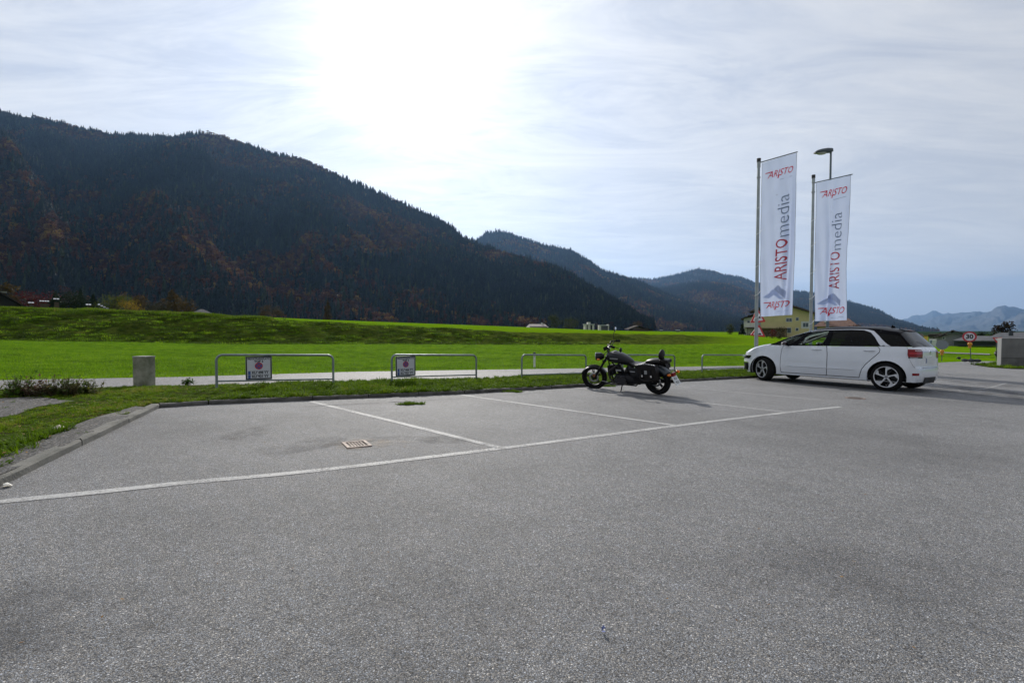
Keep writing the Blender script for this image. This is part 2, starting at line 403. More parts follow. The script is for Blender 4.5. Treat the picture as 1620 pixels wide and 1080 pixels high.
d_ = (KL[2]-KL[0]).normalized(); KL.append(KL[2]+d_*6)
J = [onp(*p) for p in ((1480, 573.5), (1530, 571.5), (1583, 571))]
far_r = [onp(1700, 571), onp(1700, 700)]
lot = [KL[3], KL[2], KL[1], KL[0]] + KB[1:] + [onp(1260, 592), onp(1380, 582)] + J + [Vector((60, 46, 0)), Vector((70, 10, 0)), Vector((60, -40, 0)), Vector((-30, -40, 0)), Vector((-12, -8, 0))]
sheet('parking_lot', [(p.x, p.y) for p in lot], ASP, 0.0)
RF = [onp(*p) for p in ((0, 601.5), (300, 595.8), (560, 588), (760, 585), (900, 583), (1150, 579))]
RN = [onp(*p) for p in ((0, 622), (140, 618), (300, 614), (560, 608), (760, 603), (900, 596), (1100, 590), (1180, 586))]
rf = [RF[0]+(RF[0]-RF[1])*8, RF[0]] + RF[1:] + [onp(1330, 576.5), onp(1480, 574)]
rn = [RN[0]+(RN[0]-RN[1])*8, RN[0]] + RN[1:] + [onp(1330, 584), onp(1480, 578)]
sheet('road', [(p.x, p.y) for p in rf] + [(p.x, p.y) for p in rn[::-1]], ROADM, .004, spacing=None)
# verge between lot and road
verge = [KL[3], KL[2], KL[1], KL[0]] + KB[1:]
vg = [(p.x, p.y) for p in verge] + [(p.x, p.y) for p in (onp(1330, 583.5),)] + [(p.x-.0, p.y+.12) for p in rn[::-1][1:]]
vg = vg + [(KL[3].x-30, KL[3].y)]
def vn(x, y): return plane(x, y) + .02*noise.noise(Vector((x*1.5, y*1.5, 0)))
SOIL = mat('verge_soil', (.040, .034, .018), 1, spec=0., var=.4, vscale=5, bump=.8, bscale=25, col2=(.036, .070, .008), detail=10)
def shrink(poly, d):
    out = []; n = len(poly)
    area = sum(poly[i][0]*poly[(i+1) % n][1]-poly[(i+1) % n][0]*poly[i][1] for i in range(n)); s = 1 if area > 0 else -1
    for i in range(n):
        a = Vector(poly[i-1]); b = Vector(poly[i]); c = Vector(poly[(i+1) % n]); e1 = (b-a).normalized(); e2 = (c-b).normalized()
        n1 = Vector((-e1.y, e1.x))*s; n2 = Vector((-e2.y, e2.x))*s; m_ = (n1+n2); m_ = m_/max(.5, m_.length_squared/2)
        out.append(tuple(b+m_*d))
    return out
sheet('grass_verge', resample(shrink(vg, .10), .6), SOIL, .055, zf=vn, spacing=.6, skirt=.2)
# gravel patches on the left
gp = [onp(*p) for p in ((0, 637), (60, 634), (118, 640), (60, 650), (25, 664), (0, 668))]; gp = [(gp[0].x-6, gp[0].y-1)] + [(p.x, p.y) for p in gp] + [(gp[-1].x-6, gp[-1].y-1)]
sheet('gravel_patch', resample(gp, .25), GRAVELM, .062, zf=lambda x, y: vn(x, y), spacing=.3)
gs = [onp(*p) for p in ((232, 652), (180, 678), (128, 703), (60, 737), (0, 767))]; go_ = [onp(*p) for p in ((215, 650), (150, 668), (96, 694), (36, 720), (0, 734))]
gs2 = [(p.x, p.y) for p in gs]+[(KL[3].x-.12, KL[3].y)]; go2 = [(KL[3].x-.8, KL[3].y)]+[(p.x, p.y) for p in go_[::-1]]
sheet('gravel_edge', resample(gs2+go2, .2), GRAVELM, .062, zf=vn, spacing=.3)
# grass apron by the concrete wall
ap = [onp(*p) for p in ((1538, 577), (1565, 581), (1600, 583.5), (1660, 585), (1660, 574), (1580, 574))]
sheet('grass_apron', resample([(p.x, p.y) for p in ap], .8), SOIL, .03, spacing=1.2)
# field path on the right
pth = [(1466, 556.5, 63), (1500, 559.5, 60), (1540, 562.8, 57), (1567, 564.8, 55)]
lo = []; hi = []
for x, y, Y in [(1380, 551, 68)]+pth:
    X = (x-810)/FPX*Y; lo.append((X, Y, gz(X, Y)+.05)); hi.append(((x-810)/FPX*(Y+5.5), Y+5.5, gz((x-810)/FPX*(Y+5.5), Y+5.5)+.05))
tag(link('field_path', grid_mesh('field_path', [lo, hi], ROADM)), kind='structure')
HAZE = 3.2e-5
# ------------------------------------------------------------------ mountains
HILLM = mat('forest_floor', (.012, .016, .009), .95, var=.5, vscale=.012, col2=(.022, .016, .010), spec=.1)
ROCKM = mat('hazy_rock', (.03, .035, .03), .95, var=.4, vscale=.0012, col2=(.08, .08, .08), spec=.1, detail=10)
class Mountain:
    def __init__(s, name, ridge, yr, yf, zf, amp, seed, freq=3.0, power=1.0, treepx=0):
        s.name = name; s.seed = seed; s.amp = amp; s.freq = freq; s.power = power
        s.ra = np.array([(x-810)/FPX for x, y in ridge]); s.rp = np.array([y+treepx for x, y in ridge], float); s.yr = yr; s.yf = yf; s.zf = zf
    def pos(s, a, t, n=True):
        px = 810+FPX*a
        Yr = float(np.interp(px, *s.yr)); Yf = float(np.interp(px, *s.yf)); rp = float(np.interp(a, s.ra, s.rp))
        Zr = zof(rp, Yr); zf = s.zf; Y = Yf+(Yr-Yf)*t; H = Zr-zf
        if t <= 1:
            z = zf + H*(t**s.power)
            if n:
                k = math.sin(math.pi*min(1, t))**.8
                q = Vector((a*s.freq*2+ t*.9, t*1.6+a*.8, s.seed))
                z += k*H*s.amp*(noise.fractal(q*1.7, .9, 2.1, 6) - .5*abs(noise.noise(q*4.1)))
                z += H*.006*noise.noise(Vector((a*60, t*3, s.seed)))*t
        else: z = Zr - (t-1)*H*.9
        return Vector((a*Y, Y, z))
    def build(s, nu, nv, matl, a0=None, a1=None):
        a0 = s.ra[0] if a0 is None else a0; a1 = s.ra[-1] if a1 is None else a1
        rows = []
        for j in range(nv+1):
            t = -0.02 + j/nv*1.02
            rows.append([tuple(s.pos(a, max(t, 0) if t >= 0 else 0) + Vector((0, 0, -6 if t < 0 else 0))) for a in np.linspace(a0, a1, nu)])
        for t in (1.02, 1.3, 1.8): rows.append([tuple(s.pos(a, t)) for a in np.linspace(a0, a1, nu)])
        o = link(s.name, grid_mesh(s.name, rows, matl)); return tag(o, kind='structure')
M1R = [(-1200, 60), (-500, 110), (-200, 140), (0, 170), (18, 178), (38, 185), (68, 188), (112, 198), (148, 209), (195, 216), (237, 219), (281, 219), (300, 215), (320, 211), (335, 211), (355, 217), (400, 234), (437, 248), (474, 251), (511, 266), (555, 287), (585, 301), (630, 318), (667, 337), (690, 348), (715, 361), (733, 379), (770, 392), (826, 409), (863, 420), (900, 438), (937, 461), (974, 482), (1000, 500), (1018, 517), (1035, 530)]
M1 = Mountain('near_forest_mountain', M1R, ([-1200, 0, 320, 700, 850, 1035], [1900, 1900, 1800, 1450, 1200, 900]), ([-1200, 0, 300, 700, 1035], [420, 430, 500, 620, 760]), -3, .10, 3.3, freq=2.2, power=1.08, treepx=4.5)
M2R = [(640, 400), (700, 388), (740, 378), (755, 379), (764, 372), (774, 367), (789, 366), (812, 371), (818, 375), (855, 386), (904, 397), (937, 416), (955, 429), (981, 436), (1015, 447), (1033, 456), (1060, 468), (1100, 482), (1150, 500), (1200, 515), (1260, 532)]
M2 = Mountain('second_forest_ridge', M2R, ([640, 900, 1260], [3300, 3300, 2400]), ([640, 1260], [1500, 1500]), -12, .12, 8.1, freq=3, power=1.05, treepx=2.5)
M4R = [(960, 500), (985, 480), (1010, 468), (1030, 459), (1060, 453), (1090, 448), (1120, 446), (1145, 448), (1170, 455), (1200, 466), (1240, 478), (1290, 494), (1340, 512), (1380, 530)]
M4 = Mountain('low_forest_hill', M4R, ([960, 1380], [4300, 4000]), ([960, 1380], [2300, 2300]), -20, .12, 5.7, freq=4, treepx=2)
M3R = [(930, 450), (980, 438), (1004, 440), (1033, 442), (1052, 438), (1070, 434), (1090, 428), (1104, 425), (1126, 429), (1148, 436), (1170, 438), (1193, 447), (1225, 454), (1252, 460), (1293, 464), (1340, 477), (1366, 484), (1390, 491), (1400, 497), (1417, 506), (1442, 513), (1455, 519), (1470, 527), (1490, 531)]
M3 = Mountain('third_forest_ridge', M3R, ([930, 1100, 1490], [6500, 6300, 5200]), ([930, 1490], [3200, 3200]), -30, .10, 2.9, freq=4, treepx=1.5)
M5R = [(660, 395), (700, 384), (740, 379), (780, 384), (840, 400)]
M1.build(420, 130, HILLM); M2.build(200, 90, HILLM); M3.build(220, 80, HILLM); M4.build(160, 70, HILLM)
def jag(pts, n, amp, seed):
    xs = np.linspace(pts[0][0], pts[-1][0], n); P = np.array(pts, float); ys = np.interp(xs, P[:, 0], P[:, 1])
    return [(x, y+amp*noise.fractal(Vector((x*.06, seed, 0)), .8, 2.2, 5)) for x, y in zip(xs, ys)]
FA = [(1380, 512), (1423, 507.5), (1450, 497.5), (1462, 497), (1480, 492.5), (1493, 496), (1500, 495), (1520, 499), (1560, 503), (1700, 505), (2200, 470), (3200, 440), (4200, 524)]
FB = [(1400, 530), (1455, 513), (1470, 505), (1487, 498.5), (1510, 495.5), (1533, 492.5), (1557, 493.5), (1575, 497), (1620, 505), (1800, 500), (2300, 480), (3000, 470), (4200, 524)]
FC = [(1460, 526), (1500, 514), (1530, 505), (1560, 495), (1577, 486.5), (1588, 482.5), (1600, 485), (1613, 488), (1640, 489), (1700, 478), (1900, 455), (2400, 460), (3300, 430), (4200, 524)]
FD = [(1540, 528), (1570, 516), (1592, 506), (1620, 492), (1660, 478), (1750, 470), (2400, 440), (3400, 420), (4200, 524)]
for nm, pts, yr, yf, sd in (('farthest_pale_mountain', FA, 21000, 17000, 1.), ('pale_blue_mountain', FB, 17000, 13500, 2.), ('pointed_blue_mountain', FC, 14500, 11500, 3.), ('right_blue_mountain', FD, 12000, 9500, 4.)):
    mm = Mountain(nm, jag(pts, 1500, 2.6, sd), ([1300, 2400], [yr, yr]), ([1300, 2400], [yf, yf]), -120, .22, sd, freq=9); mm.build(1500, 44, ROCKM)
FE = [(-3000, 200), (-2200, 120), (-1200, 90)]
# ------------------------------------------------------------------ scattering helper (for uncountable stuff only)
PROTO = bpy.data.collections.new('scatter_sources')     # never linked to the scene
def scatter(name, pts, protos, label=None):
    """pts: list of (x,y,z, rz, scale, tint, index)"""
    A = np.array(pts, float)
    me = bpy.data.meshes.new(name); me.from_pydata(A[:, :3].tolist(), [], [])
    for k, c in (('rz', 3), ('sc', 4), ('tint', 5)):
        a = me.attributes.new(k, 'FLOAT', 'POINT'); a.data.foreach_set('value', A[:, c])
    a = me.attributes.new('idx', 'INT', 'POINT'); a.data.foreach_set('value', A[:, 6].astype(int))
    o = link(name, me); tag(o, label, None, None, 'stuff')
    col = bpy.data.collections.new(name+'_source')
    for i, p in enumerate(protos): p.name = name+'_source_%02d' % i; col.objects.link(p)
    g = bpy.data.node_groups.new(name, 'GeometryNodeTree')
    g.interface.new_socket('Geometry', in_out='INPUT', socket_type='NodeSocketGeometry'); g.interface.new_socket('Geometry', in_out='OUTPUT', socket_type='NodeSocketGeometry')
    gi = g.nodes.new('NodeGroupInput'); go = g.nodes.new('NodeGroupOutput'); L = g.links.new
    ci = g.nodes.new('GeometryNodeCollectionInfo'); ci.inputs['Collection'].default_value = col; ci.inputs['Separate Children'].default_value = True; ci.inputs['Reset Children'].default_value = True
    io = g.nodes.new('GeometryNodeInstanceOnPoints'); io.inputs['Pick Instance'].default_value = True
    def na(nm, ty):
        n = g.nodes.new('GeometryNodeInputNamedAttribute'); n.data_type = ty; n.inputs['Name'].default_value = nm; return [s for s in n.outputs if s.enabled][0]
    cx = g.nodes.new('ShaderNodeCombineXYZ'); L(na('rz', 'FLOAT'), cx.inputs[2])
    L(gi.outputs[0], io.inputs['Points']); L(ci.outputs[0], io.inputs['Instance']); L(cx.outputs[0], io.inputs['Rotation']); L(na('sc', 'FLOAT'), io.inputs['Scale']); L(na('idx', 'INT'), io.inputs['Instance Index'])
    L(io.outputs[0], go.inputs[0])
    md = o.modifiers.new('scatter', 'NODES'); md.node_group = g
    return o
def proto(mb_or_me, matl, name='source'):
    me = mb_or_me.mesh(name, matl) if isinstance(mb_or_me, MB) else mb_or_me
    return bpy.data.objects.new(name, me)
def conifer_mb(h, r, tiers, seed, n=9):
    rr = random.Random(seed); b = MB(); b.cyl((0, 0, -1.5), (0, 0, h*.9), r*.06, r*.015, 5, False)
    for k in range(tiers):
        t = k/tiers; z0 = h*(.10+.86*t); rad = r*(1-t)**.85*(.8+.4*rr.random())+r*.07; zt = z0+h*(.22*(1-t)+.09)
        top = Vector((rr.uniform(-.04, .04)*r, rr.uniform(-.04, .04)*r, min(zt, h*1.02)))
        ph = rr.random()*6; ring = []
        for i in range(n):
            a = ph+2*math.pi*i/n; q = rad*(1.15 if i % 2 else .62)*(.75+.5*rr.random())
            ring.append(Vector((math.cos(a)*q, math.sin(a)*q, z0-q*.28*(1 if i % 2 else .2)+rr.uniform(-.02, .02)*h)))
        o = [top]+ring; b.add(o, [(0, 1+i, 1+(i+1) % n) for i in range(n)])
    return b
def leafy_mb(h, r, seed, clumps=14, per=22, leaf=.1, base=.28, trunk=True):
    rr = random.Random(seed); b = MB()
    if trunk: b.cyl((0, 0, -1), (0, 0, h*.5), h*.022, h*.012, 6, False)
    for c in range(clumps):
        a = rr.random()*6.28; t = rr.random(); q = r*math.sqrt(rr.random())*.8; zc = h*(base+(1-base)*.85*t); q *= math.sin(math.pi*min(.95, max(.12, (zc/h-base*.6)/(1.02-base*.6))))**.6
        cc = Vector((math.cos(a)*q, math.sin(a)*q, zc)); cr = r*(.28+.25*rr.random())
        for k in range(per):
            d = Vector((rr.gauss(0, 1), rr.gauss(0, 1), rr.gauss(0, .8))).normalized()*cr*(.45+.6*rr.random()); p = cc+d
            u = Vector((rr.gauss(0, 1), rr.gauss(0, 1), rr.gauss(0, 1))).normalized(); w = u.cross(Vector((rr.gauss(0, 1), rr.gauss(0, 1), rr.gauss(0, 1)))).normalized(); s = leaf*h*(.6+.8*rr.random())
            b.add([p+u*s, p+w*s*.7, p-u*s*.9, p-w*s*.6], [(0, 1, 2, 3)])
    return b
NEEDLE = leaf_mat('forest_needles', [(0, (.002, .006, .006)), (.45, (.006, .014, .009)), (.8, (.018, .030, .012)), (1, (.038, .048, .014))], None, .1, attr='tint')
AUTUMN = leaf_mat('forest_autumn_leaves', [(0, (.018, .024, .010)), (.3, (.040, .022, .009)), (.6, (.075, .024, .009)), (.85, (.13, .050, .010)), (1, (.20, .12, .018))], None, .3, attr='tint')
PC_ = [proto(conifer_mb(22, 3.6, 9, 3), NEEDLE), proto(conifer_mb(26, 4.0, 10, 5), NEEDLE), proto(conifer_mb(18, 3.8, 7, 8), NEEDLE), proto(conifer_mb(24, 3.0, 9, 9), NEEDLE)]
PD_ = [proto(leafy_mb(15, 5.2, s, 13, 16, .055, .25), AUTUMN) for s in (11, 12, 13)]
def forest(M, n, a0, a1, name, label, sc=1., thr=.12, tmin=.0, clear=None, seed=1):
    rr = random.Random(seed); pts = []; pts2 = []; k = 0
    while k < n:
        a = rr.uniform(a0, a1); t = rr.random()
        px = 810+FPX*a; Yr = float(np.interp(px, *M.yr)); Yf = float(np.interp(px, *M.yf)); Y = Yf+(Yr-Yf)*t
        if rr.random() > Y/2000 if M is M1 else rr.random() > Y/Yr: continue
        k += 1
        if clear and clear(a, t): continue
        p = M.pos(a, t); nn = noise.fractal(Vector((p.x*.0035/sc, p.y*.0035/sc, M.seed)), 1, 2, 4)+.35*noise.noise(Vector((p.x*.02/sc, p.y*.02/sc, 9)))
        low = max(0, .25-t)*.9
        dec = nn+low*.4+rr.gauss(0, .16) > thr
        tint = min(1, max(0, .42+nn*.45+rr.gauss(0, .26)))
        s = sc*(.6+.7*rr.random())*(1.12 if rr.random() < .1 else 1)
        (pts2 if dec else pts).append((p.x, p.y, p.z-.8, rr.random()*6.28, s, tint, rr.randrange(3 if dec else 4)))
    return pts, pts2
ALLC = []; ALLD = []
c, d = forest(M1, 80000, -1.28, .30, '', '', .86, .20, clear=lambda a, t: (a < -1.0 and t > .965+.02*math.sin(a*90)), seed=4)
ALLC += c; ALLD += d
for M, n, a0, a1, sc, sd in ((M2, 34000, -.1, .58, 1.1, 5), (M4, 20000, .22, .74, 1.25, 6), (M3, 28000, .2, .9, 1.4, 7)):
    c, d = forest(M, n, a0, a1, '', '', sc, .24, seed=sd); ALLC += c; ALLD += d
scatter('conifer_forest', ALLC, PC_, 'dark conifer forest covering the mountain slopes')
scatter('autumn_forest', ALLD, PD_, 'rust and brown autumn broadleaf trees mixed through the mountain forest')
# ------------------------------------------------------------------ haze
hz = MB(); hz.box(-16000, 60000, -4000, 24000, -1500, 2300); ho = hz.build('haze', None); tag(ho, kind='stuff')
hm = bpy.data.materials.new('valley_haze'); hm.use_nodes = True; t_ = hm.node_tree; t_.nodes.clear()
o_ = N(t_, 'ShaderNodeOutputMaterial'); v_ = N(t_, 'ShaderNodeVolumePrincipled'); v_.inputs['Color'].default_value = (.32, .57, 1, 1); v_.inputs['Density'].default_value = HAZE; v_.inputs['Anisotropy'].default_value = .5
t_.links.new(v_.outputs[0], o_.inputs['Volume']); ho.data.materials.clear(); ho.data.materials.append(hm)
# ------------------------------------------------------------------ grass stuff
def tuft(seed, blades, h, spread, w=.004, lean=.5, leafy=0):
    rr = random.Random(seed); b = MB()
    for k in range(blades):
        a = rr.random()*6.28; q = spread*math.sqrt(rr.random()); p = Vector((math.cos(a)*q, math.sin(a)*q, -.01)); hh = h*(.5+.7*rr.random())
        d = Vector((rr.gauss(0, lean), rr.gauss(0, lean), 1)).normalized(); s = Vector((-d.y+.01, d.x, 0)).normalized()*w*(.7+.6*rr.random()); m_ = p+d*hh*.55; tip = p+d*hh*.85+Vector((d.x, d.y, -.15))*hh*.35
        b.add([p-s, p+s, m_+s*.8, m_-s*.8, tip], [(0, 1, 2, 3), (3, 2, 4)])
    for k in range(leafy):
        a = rr.random()*6.28; q = spread*math.sqrt(rr.random()); p = Vector((math.cos(a)*q, math.sin(a)*q, h*.3*rr.random())); u = Vector((math.cos(a), math.sin(a), .4)).normalized(); s = .018*(.6+rr.random()); v = Vector((-u.y, u.x, 0))
        b.add([p, p+u*s+v*s*.6, p+u*s*2.2, p+u*s-v*s*.6], [(0, 1, 2, 3)])
    return b
GRASSM = leaf_mat('grass_blades', [(0, (.030, .048, .005)), (.4, (.078, .145, .004)), (.75, (.145, .235, .007)), (1, (.23, .21, .045))], None, .4, attr='tint')
GP = [proto(tuft(21, 26, .085, .05), GRASSM), proto(tuft(22, 22, .11, .045), GRASSM), proto(tuft(23, 14, .06, .06, leafy=16), GRASSM), proto(tuft(24, 30, .06, .07, .003), GRASSM)]
VGP = shrink(vg, .06); gpx = [(p[0], p[1]) for p in gp]; gex = gs2+go2
def vz(x, y): return vn(x, y)+.05
pts = []; rr = random.Random(5)
bx0, bx1, by0, by1 = -14, 11, 1, 19; n = 0
LEFTX = KB[1].x
while n < 34000:
    x = rr.uniform(bx0, bx1); y = rr.uniform(by0, by1)
    if not inside((x, y), VGP): continue
    if rr.random() < .35*max(0, (y-10)/8): continue
    n += 1
    nn = noise.noise(Vector((x*.9, y*.9, 4)))+.5*noise.noise(Vector((x*3, y*3, 4)))
    left = x < onp(252, 645).x+.35 and y < 9.2
    gscale = 1.0
    if inside((x, y), gpx) and rr.random() < .97: continue
    if inside((x, y), gex) and rr.random() < .96: continue
    if x < KL[0].x+.1 and segdist((x, y), [tuple(p.xy) for p in KL]+[tuple(p.xy) for p in KL[::-1]]) < .16: continue
    if left:
        if nn < -.08 and rr.random() < .72: continue
        gscale = .55
    tint = min(1, max(0, .45+nn*.3+rr.gauss(0, .16)+(.16 if left else 0)))
    pts.append((x, y, vz(x, y), rr.random()*6.28, gscale*(.65+.6*rr.random()+(.25 if nn > .25 else 0)), tint, rr.randrange(4)))
# fringe over the kerb edge
for i in range(len(KB)-1):
    L_ = (KB[i+1]-KB[i]).length; nx = Vector((-(KB[i+1]-KB[i]).y, (KB[i+1]-KB[i]).x, 0)).normalized()
    for k in range(int(L_*34)):
        p = KB[i].lerp(KB[i+1], rr.random())+nx*rr.uniform(.10, .26); pts.append((p.x, p.y, vz(p.x, p.y), rr.random()*6.28, .5+.5*rr.random(), min(1, max(0, .45+rr.gauss(0, .2))), rr.randrange(4)))
for x_, y_, r_, c_ in ((655, 640, .16, 40), (640, 641, .1, 20), (810, 621, .2, 30), (960, 612, .2, 25)):
    q = onp(x_, y_-1)
    for k in range(c_):
        a = rr.random()*6.28; s_ = r_*math.sqrt(rr.random()); pts.append((q.x+math.cos(a)*s_, q.y+math.sin(a)*s_*.5, plane(q.x, q.y), rr.random()*6.28, .45+.4*rr.random(), .5, rr.randrange(4)))
APP = [(p.x, p.y) for p in ap]
for k in range(1500):
    x = rr.uniform(20, 32); y = rr.uniform(20, 34)
    if inside((x, y), APP): pts.append((x, y, plane(x, y)+.03, rr.random()*6.28, 1.5+rr.random(), min(1, max(0, .5+rr.gauss(0, .15))), rr.randrange(4)))
scatter('verge_grass', pts, GP, 'short green grass and clover on the verge')
# meadow tufts: bigger patches, coarser with distance
MEADM = leaf_mat('meadow_blades', [(0, (.030, .052, .005)), (.3, (.080, .150, .004)), (.6, (.130, .270, .004)), (1, (.240, .380, .012))], None, .45, attr='tint')
MP = [proto(tuft(31, 46, .09, .16, .006), MEADM), proto(tuft(32, 40, .11, .18, .007), MEADM), proto(tuft(33, 36, .07, .2, .006, leafy=12), MEADM)]
pts = []
RFp = np.array([(p.x, p.y) for p in rf])
n = 0
while n < 48000:
    Y = 9+ (62-9)*rr.random()**1.5; a = rr.uniform(-1.15, 1.15 if Y > 30 else .75); x = a*Y
    ye = float(np.interp(x, RFp[:, 0], RFp[:, 1]))
    if Y < ye+.05: continue
    if 810+FPX*a > 1430 and Y < 45: continue
    n += 1
    m_ = bankmask(x, Y); nn = noise.noise(Vector((x*.35, Y*.35, 2)))+.6*noise.noise(Vector((x*1.3, Y*1.3, 2)))
    if m_ > .4: s_ = 1.1+2.3*rr.random()*(1 if nn > -.2 else .5); ti = .12+.25*nn+rr.gauss(0, .17)+(.75 if rr.random() < .12 else 0)
    else: s_ = .75+.35*rr.random()+(Y/60)*.15; ti = .60+.18*nn+rr.gauss(0, .17)+(.3 if rr.random() < .05 else 0)
    e_ = Y-ye
    if e_ < .5: s_ *= 1.3; ti += .2
    pts.append((x, Y, gz(x, Y)-.05, rr.random()*6.28, s_, min(.93, max(0, ti)), rr.randrange(3)))
scatter('meadow_tufts', pts, MP, 'rough and mown grass of the meadow and its bank')
# crest fringe on the bank (left) where long grass stands against the dark forest
pts = []
for k in range(2600):
    px_ = rr.uniform(-40, 430); Y = float(np.interp(px_, PXT, YC))+rr.uniform(-1.2, .6); x = (px_-810)/FPX*Y
    pts.append((x, Y, gz(x, Y)-.05, rr.random()*6.28, 1.3+1.6*rr.random()*(1+noise.noise(Vector((x*.4, 0, 0)))), min(1, max(0, .55+rr.gauss(0, .2))), rr.randrange(3)))
scatter('crest_grass', pts, [proto(tuft(35, 40, .12, .16, .008), GRASSM), proto(tuft(36, 30, .15, .18, .008), GRASSM), proto(tuft(37, 30, .1, .2, .008), GRASSM)], 'long yellowish grass along the crest of the bank')
# ------------------------------------------------------------------ individual trees and bushes
def plant(name, label, cat, loc, h, r, seed, c1, c2, clumps=26, per=40, leaf=.035, base=.1, group=None, conifer=False, mname=None):
    root = empty(name, loc); tag(root, label, cat, group)
    mk = mname or 'leaves_%d' % seed
    lm = MATS.get(mk) or leaf_mat(mk, c1, c2, .35, scale=.9); MATS[mk] = lm
    bark = mat('tree_bark', (.045, .035, .025), .9, var=.4, vscale=8, bump=.6)
    t = MB()
    if conifer:
        t.cyl((0, 0, -.3), (0, 0, h*.92), r*.05, r*.012, 7); t.build('trunk', bark, root)
        conifer_mb(h, r, 14, seed, 15).build('crown', lm, root)
    else:
        rr = random.Random(seed); t.cyl((0, 0, -.3), (0, 0, h*.45), r*.07, r*.04, 7)
        for k in range(6):
            a = k*1.05+rr.random(); t.cyl((0, 0, h*(.15+.05*k)), (math.cos(a)*r*.55, math.sin(a)*r*.55, h*(.45+.06*k)), r*.03, r*.01, 5)
        t.build('trunk', bark, root); leafy_mb(h, r, seed, clumps, per, leaf, base, False).build('crown', lm, root)
    return root
G1 = 'trees and bushes behind the bank'
def P_(px, Y, dz=0): X = (px-810)/FPX*Y; return (X, Y, gz(X, Y)+dz)
def hpx(n, Y): return n*Y/FPX
# left row, from the picture: (kind, px, top py, Y, width px, label)
def lrow(px, top, Y, w, seed, c1, c2, name, label, cat, conifer=False, base=.1, **k):
    x, y, z = P_(px, Y); zt = zof(top, Y); plant(name, label, cat, (x, y, z), zt-z, hpx(w, Y)/2, seed, c1, c2, conifer=conifer, base=base, group=G1, **k)
RED = ((.10, .012, .012), (.05, .012, .010)); DK = ((.008, .016, .006), (.014, .026, .010)); YG = ((.09, .10, .012), (.045, .065, .010)); YO = ((.30, .19, .012), (.17, .11, .012)); OR = ((.08, .045, .012), (.045, .035, .012)); BR = ((.030, .028, .012), (.05, .036, .015))
lrow(50, 461, 110, 42, 101, *RED, 'red_shrub', 'dark red leaved shrub beside the dark shed roof on the far left', 'shrub')
lrow(78, 462, 112, 40, 102, *RED, 'red_shrub', 'dark red leaved shrub, the one nearer the round dark evergreen', 'shrub')
lrow(18, 444, 120, 26, 103, *OR, 'autumn_tree', 'small orange brown tree rising right behind the dark shed roof', 'tree')
lrow(90, 460, 105, 20, 104, *DK, 'conifer_bush', 'narrow dark conifer directly left of the round dark evergreen', 'conifer', True)
lrow(115, 463, 100, 46, 105, *DK, 'evergreen_bush', 'big round almost black evergreen bush behind the bank', 'bush', clumps=40, per=50)
lrow(129, 454, 105, 14, 106, *DK, 'conifer_tree', 'slim dark pointed conifer standing just right of the round evergreen', 'conifer', True)
lrow(149, 465, 98, 18, 107, *DK, 'conifer_tree', 'short dark pointed conifer among the white glinting roofs', 'conifer', True)
lrow(183, 467, 96, 50, 108, *YG, 'round_bush', 'olive green bush attached to the yellow one behind the bank', 'bush', clumps=34, per=50)
lrow(207, 476, 94, 34, 109, *YO, 'yellow_bush', 'bright yellow autumn bush behind the bank', 'bush', clumps=24, per=50)
lrow(222, 466, 120, 26, 110, *OR, 'autumn_tree', 'brown autumn tree just right of the yellow bush', 'tree')
lrow(237, 478, 100, 24, 111, *BR, 'low_bush', 'low brown bush right of the yellow bush', 'bush')
lrow(275, 456, 130, 22, 112, *OR, 'autumn_tree', 'tall thin brown tree left of the grey shed roof', 'tree')
lrow(258, 474, 110, 26, 113, *BR, 'low_bush', 'dull green bush left of the tall thin brown tree', 'bush')
lrow(296, 470, 125, 34, 114, *OR, 'autumn_tree', 'wide rusty brown tree over the grey shed roof', 'tree')
lrow(420, 482, 190, 24, 115, *OR, 'autumn_tree', 'rusty tree at the foot of the forest, left of two', 'tree')
lrow(440, 485, 190, 20, 116, *OR, 'autumn_tree', 'rusty tree at the foot of the forest, right of two', 'tree')
lrow(519, 471, 260, 14, 117, *OR, 'larch_tree', 'single orange brown larch at the edge of the meadow', 'larch', True)
GR = ((.030, .045, .012), (.055, .060, .018))
lrow(877, 497, 230, 22, 118, *GR, 'round_tree', 'round green tree right behind the pale barn roof', 'tree', clumps=30, per=40)
lrow(901, 503, 210, 34, 119, *GR, 'round_tree', 'wide low green tree between pale barn roof and white sheds', 'tree', clumps=36, per=40)
lrow(1008, 508, 330, 18, 120, *OR, 'autumn_tree', 'small rust coloured tree above the low dark barn roof', 'tree')
lrow(1155, 512, 150, 16, 121, *GR, 'garden_bush', 'loose green garden bush left of the dark cypress by the house', 'bush')
lrow(1174, 509, 140, 10, 122, *DK, 'cypress_tree', 'dark narrow cypress in front of the white balcony', 'cypress', True)
lrow(1586, 505.5, 118, 26, 123, *((.012, .016, .007), (.04, .022, .010)), 'dark_tree', 'dark tree behind the low grey roof on the right', 'tree', clumps=44, per=50, leaf=.03)
lrow(1488, 522, 160, 12, 124, *BR, 'far_tree', 'small brown tree left of the gabled house', 'tree')
lrow(1345, 511, 100, 10, 125, *((.13, .04, .02), (.07, .03, .015)), 'red_shrub', 'reddish shrub showing above the rear of the car roof', 'shrub')
lrow(1352, 512, 100, 22, 126, *((.10, .045, .02), (.06, .03, .015)), 'red_shrub', 'rust red hedge shrub seen just over the car roof aerial', 'shrub')
for k, (px_, tp) in enumerate(((1548, 527), (1556, 524), (1566, 527))):
    lrow(px_, tp, 135, 14, 130+k, *DK, 'hedge_bush', ('dark hedge bush nearest the gabled house, behind the 30 sign', 'pointed dark hedge bush between two lower ones behind the 30 sign', 'dark hedge bush closest to the big dark tree on the right')[k], 'bush')
